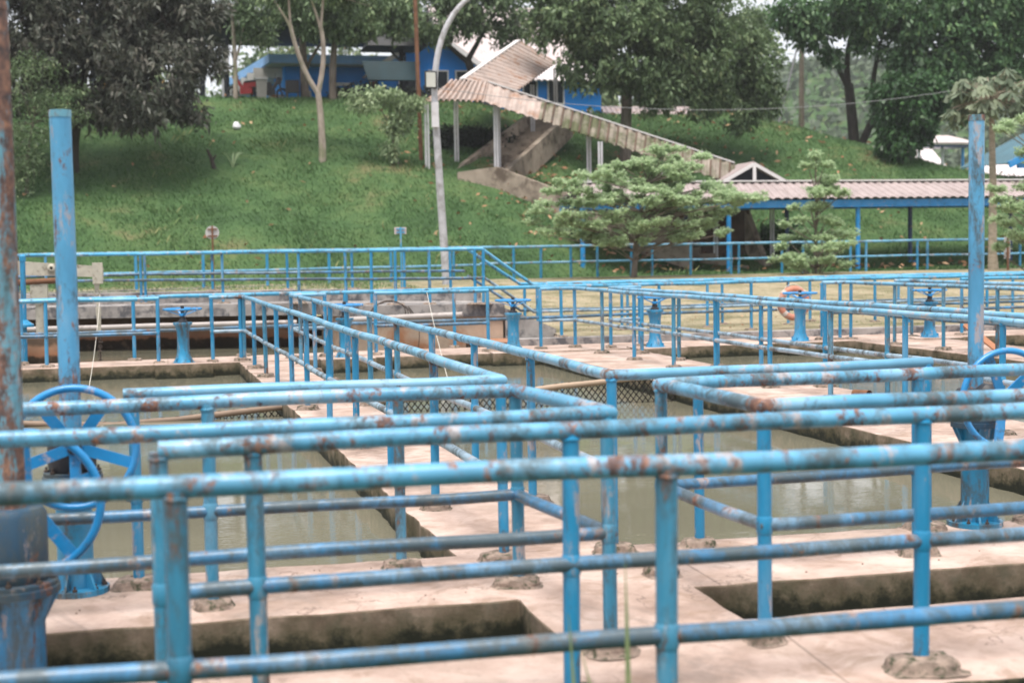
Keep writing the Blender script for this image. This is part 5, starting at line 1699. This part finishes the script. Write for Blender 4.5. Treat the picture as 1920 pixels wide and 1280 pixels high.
# layered pale trees
def layered(label, x, y, zb, trunk_h, layers, seed, lean=(0, 0), r0=0.07):
    """layers: (dx, dy, z, radius) near-level sprays, each fed by its own branch."""
    t = thing('layered_tree', label, 'tree', (x, y, zb), 'pale layered trees by the perimeter fence')
    rng = np.random.default_rng(seed)
    paths = [limb((x, y, zb - 0.1), (x + lean[0], y + lean[1], zb + trunk_h), (x + lean[0] * 0.2, y + lean[1] * 0.2, zb + trunk_h * 0.5), r0, 0.018, 10)]
    Bs, Ds = [], []
    for (dx, dy, z, R) in layers:
        k = min(1.0, max(0.05, (z - zb) / trunk_h - 0.12))
        p0 = paths[0][0][int(k * 10)]
        c_ = Vector((x + dx, y + dy, z))
        paths.append(limb(p0, c_, (p0 + c_) / 2 + Vector((0, 0, -0.04)), 0.028, 0.01, 5))
        nb = max(5, int(R * 11))
        out = Vector((dx, dy, 0))
        for b in range(nb):
            a = rng.uniform(0, 2 * math.pi)
            L = R * rng.uniform(0.5, 1.08)
            e = c_ + Vector((math.cos(a) * L, math.sin(a) * L * 0.8, rng.uniform(-0.08, 0.32) * R))
            paths.append(([c_, c_.lerp(e, 0.5) + Vector((0, 0, 0.02)), e], [0.01, 0.007, 0.004]))
            for q in range(int(80 * L) + 10):
                s_ = rng.uniform(0.12, 1.0)
                p = c_.lerp(e, s_)
                Bs.append((p.x + rng.normal(0, 0.045), p.y + rng.normal(0, 0.05), p.z + rng.normal(0.02, 0.045)))
                Ds.append((math.cos(a) + rng.normal(0, 0.7), math.sin(a) + rng.normal(0, 0.7), rng.normal(0.18, 0.3)))
    limbs('trunk', paths, M['bark_grey'], t, 6)
    B = np.repeat(np.array(Bs), 3, 0)
    D = unit(np.repeat(np.array(Ds), 3, 0) + rng.normal(0, 0.5, (len(B), 3)) * np.array([1, 1, 0.4]))
    B = B + rng.normal(0, 0.02, B.shape)
    n = len(B)
    Q = leaf_quads(B, D, rng.uniform(0.07, 0.13, n), rng.uniform(0.02, 0.034, n), rng, 0.1, True)
    zz = (B[:, 2] - B[:, 2].min()) / (np.ptp(B[:, 2]) + 1e-6)
    quads_object('crown', Q, np.clip(rng.normal(0.5, 0.2, n), 0, 1), M['leaf_pale'], t)
    return t


rL = random.Random(4)
lay = []
for z, w, k in ((1.75, 2.0, 8), (2.05, 2.7, 13), (2.4, 3.0, 16), (2.75, 3.1, 18), (3.1, 2.9, 16), (3.45, 2.4, 13), (3.8, 1.9, 10), (4.1, 1.5, 7), (4.4, 1.0, 4)):
    for i in range(k):
        u = rL.uniform(-1, 1)
        v = rL.uniform(-0.8, 0.8)
        shift = 0.35 + 0.55 * (z - 2.0) / 2.4
        dx = u * w + shift * (0.4 + 0.6 * abs(u))
        if z > 3.6:
            dx = abs(u) * w * 0.9 + 0.4 if rL.random() < 0.75 else u * w * 0.5
        lay.append((dx, v * w * 0.6, z + rL.uniform(-0.2, 0.2) + 0.12 * abs(u), rL.uniform(0.3, 0.7)))
lay += [(-3.1, 0, 2.75, 0.5), (-2.6, 0.2, 3.35, 0.5), (-2.2, -0.3, 3.6, 0.45), (2.5, 0, 4.45, 0.5), (3.0, 0.1, 3.4, 0.5), (3.7, 0, 2.95, 0.55), (-3.3, 0.3, 2.4, 0.4), (-2.9, -0.3, 2.05, 0.45)]
layered('broad flat-topped pale green tree before the stair, centre right', 14.45, 45, 0.62, 3.0, lay, 41, (0.5, 0), 0.11)
lay2 = [(0, 0, 4.42, 0.35), (-0.25, 0, 4.12, 0.3), (0.3, 0, 4.15, 0.32), (0.0, 0, 4.5, 0.2)]
for z, R, k in ((3.6, 0.8, 4), (3.25, 1.1, 6), (2.75, 1.0, 5), (2.3, 1.15, 5), (1.85, 1.3, 6), (1.5, 1.9, 8), (1.15, 2.0, 9), (0.95, 1.3, 5)):
    for i in range(k):
        a = rL.uniform(0, 6.28)
        rr_ = R * rL.uniform(0.25, 0.8)
        lay2.append((math.cos(a) * rr_, math.sin(a) * rr_, z + rL.uniform(-0.1, 0.1), rL.uniform(0.26, 0.45)))
layered('narrow pale green tree with tiered branches between the blue posts', 20.68, 45, 0.5, 4.1, lay2, 43, (0.0, 0), 0.055)
lay3 = []
for z, w, k in ((1.3, 1.6, 6), (1.7, 1.9, 9), (2.2, 2.1, 8), (2.7, 2.2, 8), (3.2, 2.1, 8), (3.7, 1.8, 7), (4.3, 1.6, 6), (5.0, 1.6, 6)):
    for i in range(k):
        u = rL.uniform(-1, 1)
        lay3.append((u * w, rL.uniform(-0.8, 0.8), z + rL.uniform(-0.15, 0.15), rL.uniform(0.35, 0.6)))
layered('pale tiered tree cut off by the right picture edge', 25.9, 40, 0.4, 5.2, lay3, 47, (0.0, 0), 0.08)

# papaya
pa = thing('papaya_tree', 'papaya tree with a straight bare tan trunk and an umbrella of lobed leaves', 'tree', (27.1, 45, 0.5))
MB().tube([(27.12, 45, 0.4), (27.08, 45, 1.2), (27.08, 45, 3.5), (27.0, 45, 6.5)], [0.2, 0.15, 0.12, 0.08], 14).build('trunk', M['bark_papaya'], pa)
rng = np.random.default_rng(51)
stalk = MB()
Q, T = [], []
for i in range(84):
    a = rng.uniform(0, 2 * math.pi)
    el = rng.uniform(-0.5, 0.95)
    L = rng.uniform(0.7, 1.35)
    p0 = Vector((27.0, 45, 6.35 + rng.uniform(-0.15, 0.15)))
    p1 = p0 + Vector((math.cos(a) * math.cos(el), math.sin(a) * math.cos(el), math.sin(el))) * L
    stalk.tube(bezier(p0, p1, (p0 + p1) / 2 + Vector((0, 0, 0.12)), 4), 0.014, 5)
    R = rng.uniform(0.4, 0.62)
    tn = rng.uniform(0.25, 0.9)
    for k in range(9):
        b = a + (k - 4) * 0.62
        d = np.array([math.cos(b), math.sin(b), -0.75 + rng.normal(0, 0.3)])
        d /= np.linalg.norm(d)
        s_ = np.array([-d[1], d[0], rng.normal(0, 0.7)])
        o = np.array(p1)
        ll = R * (1.0 - 0.07 * abs(k - 4)) * rng.uniform(0.85, 1.1)
        for (f0, f1, w) in ((0.0, 0.75, 0.10), (0.35, 1.0, 0.13)):
            A, Bq = o + d * ll * f0, o + d * ll * f1 + np.array([0, 0, -0.1 * f1 * ll])
            mid = (A + Bq) / 2
            Q.append([A, mid + s_ * w * ll * 1.4, Bq, mid - s_ * w * ll * 1.4])
            T.append(np.clip(tn + rng.normal(0, 0.1), 0, 1))
quads_object('crown', np.array(Q), np.array(T), M['leaf_papaya'], pa)
stalk.build('leaf_stalk', M['bark_papaya'], pa)
fr = MB()
for i in range(5):
    a = i * 1.25
    fr.lathe((27.0 + 0.16 * math.cos(a), 45 + 0.16 * math.sin(a), 5.95 - 0.1 * (i % 2)), [(0.02, -0.13), (0.07, -0.06), (0.08, 0.03), (0.04, 0.12)], 10)
fr.build('fruit', M['leaf_hedge'], pa)

# small plants on the bank
pal = thing('palm_seedling', 'small palm seedling growing on the left bank beside a stump', 'plant', (2.62, 57.6, hz(2.62, 57.6)))
Q, T = [], []
for i in range(9):
    a = rng.uniform(0, 6.28)
    z0 = hz(2.62, 57.6)
    for k in range(4):
        f0, f1 = k / 4, (k + 1) / 4
        P = lambda f: np.array([2.62 + math.cos(a) * 0.42 * f ** 1.2, 57.6 + math.sin(a) * 0.3 * f, z0 + 1.0 * f - 0.42 * f * f])
        A, B2 = P(f0), P(f1)
        w = 0.05 * (1 - 0.6 * f1)
        s_ = np.array([-math.sin(a) * 0.3 - 0.7, 0.2, 0.0]) * w
        Q.append([A - s_, A + s_, B2 + s_ * 0.8, B2 - s_ * 0.8])
        T.append(0.5 + rng.normal(0, 0.15))
quads_object('fronds', np.array(Q), np.clip(np.array(T), 0, 1), M['leaf_soft'], pal)
stp = thing('tree_stump', 'thin broken tree stump leaning on the left bank', 'stump', (1.85, 57.6, hz(1.85, 57.6)))
z0 = hz(1.85, 57.6)
MB().tube([(1.95, 57.6, z0 - 0.1), (1.82, 57.6, z0 + 0.4), (1.68, 57.6, z0 + 0.72)], [0.09, 0.075, 0.04], 9).tube([(1.85, 57.6, z0 + 0.25), (2.0, 57.5, z0 + 0.5)], [0.05, 0.025], 7).build('stem', M['bark_dark'], stp)
lit = thing('plastic_bag', 'small white plastic bag lying on the grass bank', 'bag', (3.03, 62.4, hz(3.03, 62.4)))
z0 = hz(3.03, 62.4)
bgm = MB()
vs, fs = [], []
for j in range(5):
    for i in range(10):
        a = i / 10 * 6.283
        r_ = (0.1, 0.16, 0.15, 0.12, 0.07)[j] * (1 + 0.2 * math.sin(3 * a + j) + random.uniform(-0.1, 0.1))
        vs.append((3.03 + r_ * math.cos(a), 62.4 + r_ * math.sin(a), z0 + 0.02 + j * 0.075))
for j in range(4):
    for i in range(10):
        l = (i + 1) % 10
        fs.append((j * 10 + i, j * 10 + l, (j + 1) * 10 + l, (j + 1) * 10 + i))
fs.append(tuple(range(9, -1, -1)))
fs.append(tuple(40 + i for i in range(10)))
bgm.add(vs, fs).build('sack', M['white_plastic'], lit)

# hedges on the crest
hd = thing('hedge', 'dark clipped hedge along the crest left of the street lamp', 'hedge', (10, 67.5, 8))
hb = [(8.0 + i * 0.65, 67.8, 8.35, 0.6, 0.5, 0.62 + 0.08 * math.sin(i)) for i in range(9)]
crown('foliage', hb, M['leaf_hedge'], hd, 61, 1500, 7, (0.16, 0.05), 0.18, 0.6, 1.5, 0.0, 0.3)
hd2 = thing('hedge', 'low dark shrubs on the bank behind the stair landing', 'hedge', (12, 61, 6))
hb = [(11.4 + i * 0.7, 60.5 + i * 0.35, hz(11.4 + i * 0.7, 60.5 + i * 0.35) + 0.3, 0.6, 0.5, 0.5) for i in range(5)]
crown('foliage', hb, M['leaf_hedge'], hd2, 63, 700, 7, (0.15, 0.05), 0.18, 0.6, 1.5, 0.0, 0.3)
hd3 = thing('bush', 'dark green bush on the slope beside the stair foot', 'bush', (23, 53.5, 1.5))
hb = [(22.7 + i * 0.5, 53.4 + 0.2 * i, hz(22.7 + i * 0.5, 53.4 + 0.2 * i) + 0.3, 0.55, 0.5, 0.75 - 0.12 * i) for i in range(3)]
crown('foliage', hb, M['leaf_shrub'], hd3, 65, 420, 7, (0.15, 0.05), 0.18, 0.5, 1.5, 0.0, 0.35)

# backdrop of far trees, and the wooded hills beyond
bw = [(-12 + i * 3.1, 104 + 4 * math.sin(i * 1.7), 11.5 + 1.2 * math.sin(i * 2.3), 2.6, 2.2, 3.2 + 0.8 * math.sin(i * 1.1)) for i in range(7)]
bw += [(8 + i * 4.2, 112, 13.5 + 1.5 * math.sin(i * 1.9), 3.2, 2.4, 3.8) for i in range(9)]
fw_, _ = crown('far_trees', bw, M['leaf_light'], None, 71, 4200, 7, (0.5, 0.14), 0.5, 0.1, 0.6, -0.2)
tag(fw_, kind='stuff')


def far_z(X, Y):
    return -1.0 + 34 * np.exp(-((X - 118) / 42.0) ** 2 - ((Y - 250) / 60.0) ** 2) + 20 * np.exp(-((X - 70) / 22.0) ** 2 - ((Y - 175) / 30.0) ** 2) * 0.55 + 26 * np.exp(-((X + 60) / 80.0) ** 2 - ((Y - 330) / 60.0) ** 2)


fh = grid_mesh('hills', np.arange(-160, 260, 6.0), np.arange(128, 420, 6.0), far_z, M['hill'])
tag(fh, kind='structure')
rngf = np.random.default_rng(77)
n = 26000
X = rngf.uniform(10, 170, n)
Y = rngf.uniform(140, 270, n)
Z = far_z(X, Y)
clump = np.abs(value_noise(np.stack([X, Y, 0 * X], -1), 0.35)) * 3.4
P = np.stack([X, Y, Z + clump * rngf.uniform(0.2, 1.0, n) + 0.3], -1)
D = unit(rngf.normal(0, 1, (n, 3)))
Qf = leaf_quads(P, D, rngf.uniform(1.0, 2.2, n), rngf.uniform(0.3, 0.65, n), rngf, 0.2)
fo = quads_object('far_wood', Qf, np.clip(rngf.normal(0.4, 0.2, n), 0, 1), M['leaf_far'])
tag(fo, kind='stuff')

# ------------------------------------------------------------------ grass, fallen leaves
rg = np.random.default_rng(91)


def blades(name, n, xr, yr, zf, h, w, material, dens=None, tintmu=0.45):
    X = rg.uniform(*xr, n)
    Y = rg.uniform(*yr, n)
    if dens is not None:
        k = dens(X, Y) > rg.uniform(0, 1, n)
        X, Y = X[k], Y[k]
    Z = zf(X, Y)
    n = len(X)
    patch = value_noise(np.stack([X, Y, 0 * X], -1), 0.9)
    a = rg.uniform(0, 2 * math.pi, n)
    hh = rg.uniform(h[0], h[1], n) * (1 + 0.45 * patch)
    D = unit(np.stack([np.cos(a) * 0.55, np.sin(a) * 0.55, np.ones(n)], -1))
    B = np.stack([X, Y, Z - 0.02], -1)
    S = np.stack([np.cos(a + 1.57), np.sin(a + 1.57), np.zeros(n)], -1) * rg.uniform(w[0], w[1], n)[:, None]
    mid = B + D * (hh * 0.55)[:, None]
    tip = B + D * hh[:, None]
    tip[:, :2] += np.stack([np.cos(a), np.sin(a)], -1) * (hh * 0.25)[:, None]
    Q = np.stack([B - S, B + S, mid + S * 0.7, tip], 1)
    tint = np.clip(tintmu + 0.2 * patch + rg.normal(0, 0.16, n), 0, 1)
    return tag(quads_object(name, Q, tint, material), kind='stuff')


blades('grass', 290000, (-12, 42), (47.6, 70), hill_z, (0.06, 0.17), (0.007, 0.017), M['blade'],
       lambda X, Y: np.where((X > 12) & (X < 22.5) & (Y < 60), 0.45, 1.0) * (0.55 + 0.45 * (value_noise(np.stack([X, Y, 0 * X], -1), 0.7) > -0.25)))
blades('grass', 26000, (-10, 7), (33.0, 47), lambda X, Y: lawn_z(X, Y) + 0.02, (0.04, 0.12), (0.006, 0.015), M['blade'], None, 0.65)


def scatter_leaves(name, n, xr, yr, zf, size, dens=None):
    X = rg.uniform(*xr, n)
    Y = rg.uniform(*yr, n)
    if dens is not None:
        k = dens(X, Y) > rg.uniform(0, 1, n)
        X, Y = X[k], Y[k]
    n = len(X)
    B = np.stack([X, Y, zf(X, Y) + 0.15], -1)
    a = rg.uniform(0, 6.28, n)
    D = unit(np.stack([np.cos(a), np.sin(a), rg.normal(0.25, 0.4, n)], -1))
    Q = leaf_quads(B, D, rg.uniform(size * 0.6, size * 1.4, n), rg.uniform(size * 0.14, size * 0.26, n), rg, 0.1)
    return tag(quads_object(name, Q, rg.uniform(0, 1, n), M['dry_leaf']), kind='stuff')


blades('grass', 4200, (-12, 40), (47.8, 68), hill_z, (0.2, 0.36), (0.01, 0.02), M['blade'], lambda X, Y: 1.0 * (value_noise(np.stack([X, Y, 0 * X], -1), 0.55) > 0.05), 0.8)
scatter_leaves('fallen_leaves', 2200, (-8, 38), (48.5, 69), hill_z, 0.25, lambda X, Y: 0.1 + 0.45 * ((X > 9) & (X < 16)) + 0.75 * ((X > 15) & (X < 30)))
scatter_leaves('fallen_leaves', 420, (12.5, 20), (51.5, 60), hill_z, 0.24)
scatter_leaves('fallen_leaves', 420, (6.9, 26), (25.4, 34), lambda X, Y: lawn_z(X, Y) - 0.07, 0.06)
blades('grass', 24000, (7.0, 26), (25.5, 45), lambda X, Y: lawn_z(X, Y) + 0.02, (0.02, 0.06), (0.004, 0.01), M['weed'], None, 0.5)

# foreground weeds, out of focus
wd = thing('weed_tuft', 'pale green grass blades rising by the nearest railing, blurred', 'weed', (1.3, 4.4, -0.34))
Q, T = [], []
for (x, y, lx, h, w) in ((1.37, 4.35, -0.01, 1.14, 0.012), (1.22, 4.4, -0.03, 0.98, 0.010), (1.28, 4.35, -0.12, 0.72, 0.008), (1.3, 4.38, -0.05, 0.78, 0.008), (1.33, 4.4, -0.1, 0.86, 0.009),
                          (1.15, 4.35, -0.32, 0.78, 0.009), (0.9, 4.3, -0.22, 0.76, 0.009), (1.56, 4.35, 0.24, 0.72, 0.008), (1.02, 4.35, -0.05, 0.6, 0.007), (0.75, 4.3, -0.25, 0.66, 0.008)):
    Q, T = [], []
    prev = None
    for k in range(7):
        f = k / 6
        p = np.array([x + lx * f * f, y, -0.34 + h * f - 0.05 * f * f])
        s_ = np.array([w * (1 - f ** 2.5) + 0.001, 0.0, 0.0])
        if prev is not None:
            Q.append([prev[0] - prev[1], prev[0] + prev[1], p + s_, p - s_])
            T.append(rg.uniform(0.2, 0.9))
        prev = (p, s_)
    quads_object('blade', np.array(Q), np.array(T), M['weed'], wd)


# moss fringe and small debris on the walkways
rgd = random.Random(5)
db = MB()
for i in range(60):
    x, y = rgd.uniform(-1, 5), rgd.uniform(7.1, 8.0)
    s_ = rgd.uniform(0.002, 0.006)
    db.box((x, y, s_ * 0.5), (s_ * 2, s_ * 1.4, s_), rz=rgd.uniform(0, 3), taper=0.6)
dbo = db.build('debris', M['dirt'], None, False)
tag(dbo, kind='stuff')

# ------------------------------------------------------------------ haze: thin humid air over the whole site
hzb = MB().box((50, 220, 35), (620, 520, 76)).build('haze', bpy.data.materials.new('haze'), None, False)
tag(hzb, kind='stuff')
hm = hzb.data.materials[0]
hm.use_nodes = True
hn = hm.node_tree
for n_ in list(hn.nodes):
    hn.nodes.remove(n_)
pv = hn.nodes.new('ShaderNodeVolumePrincipled')
pv.inputs['Color'].default_value = (0.93, 0.95, 0.97, 1)
pv.inputs['Density'].default_value = 0.00042
pv.inputs['Anisotropy'].default_value = 0.2
ho = hn.nodes.new('ShaderNodeOutputMaterial')
hn.links.new(pv.outputs['Volume'], ho.inputs['Volume'])
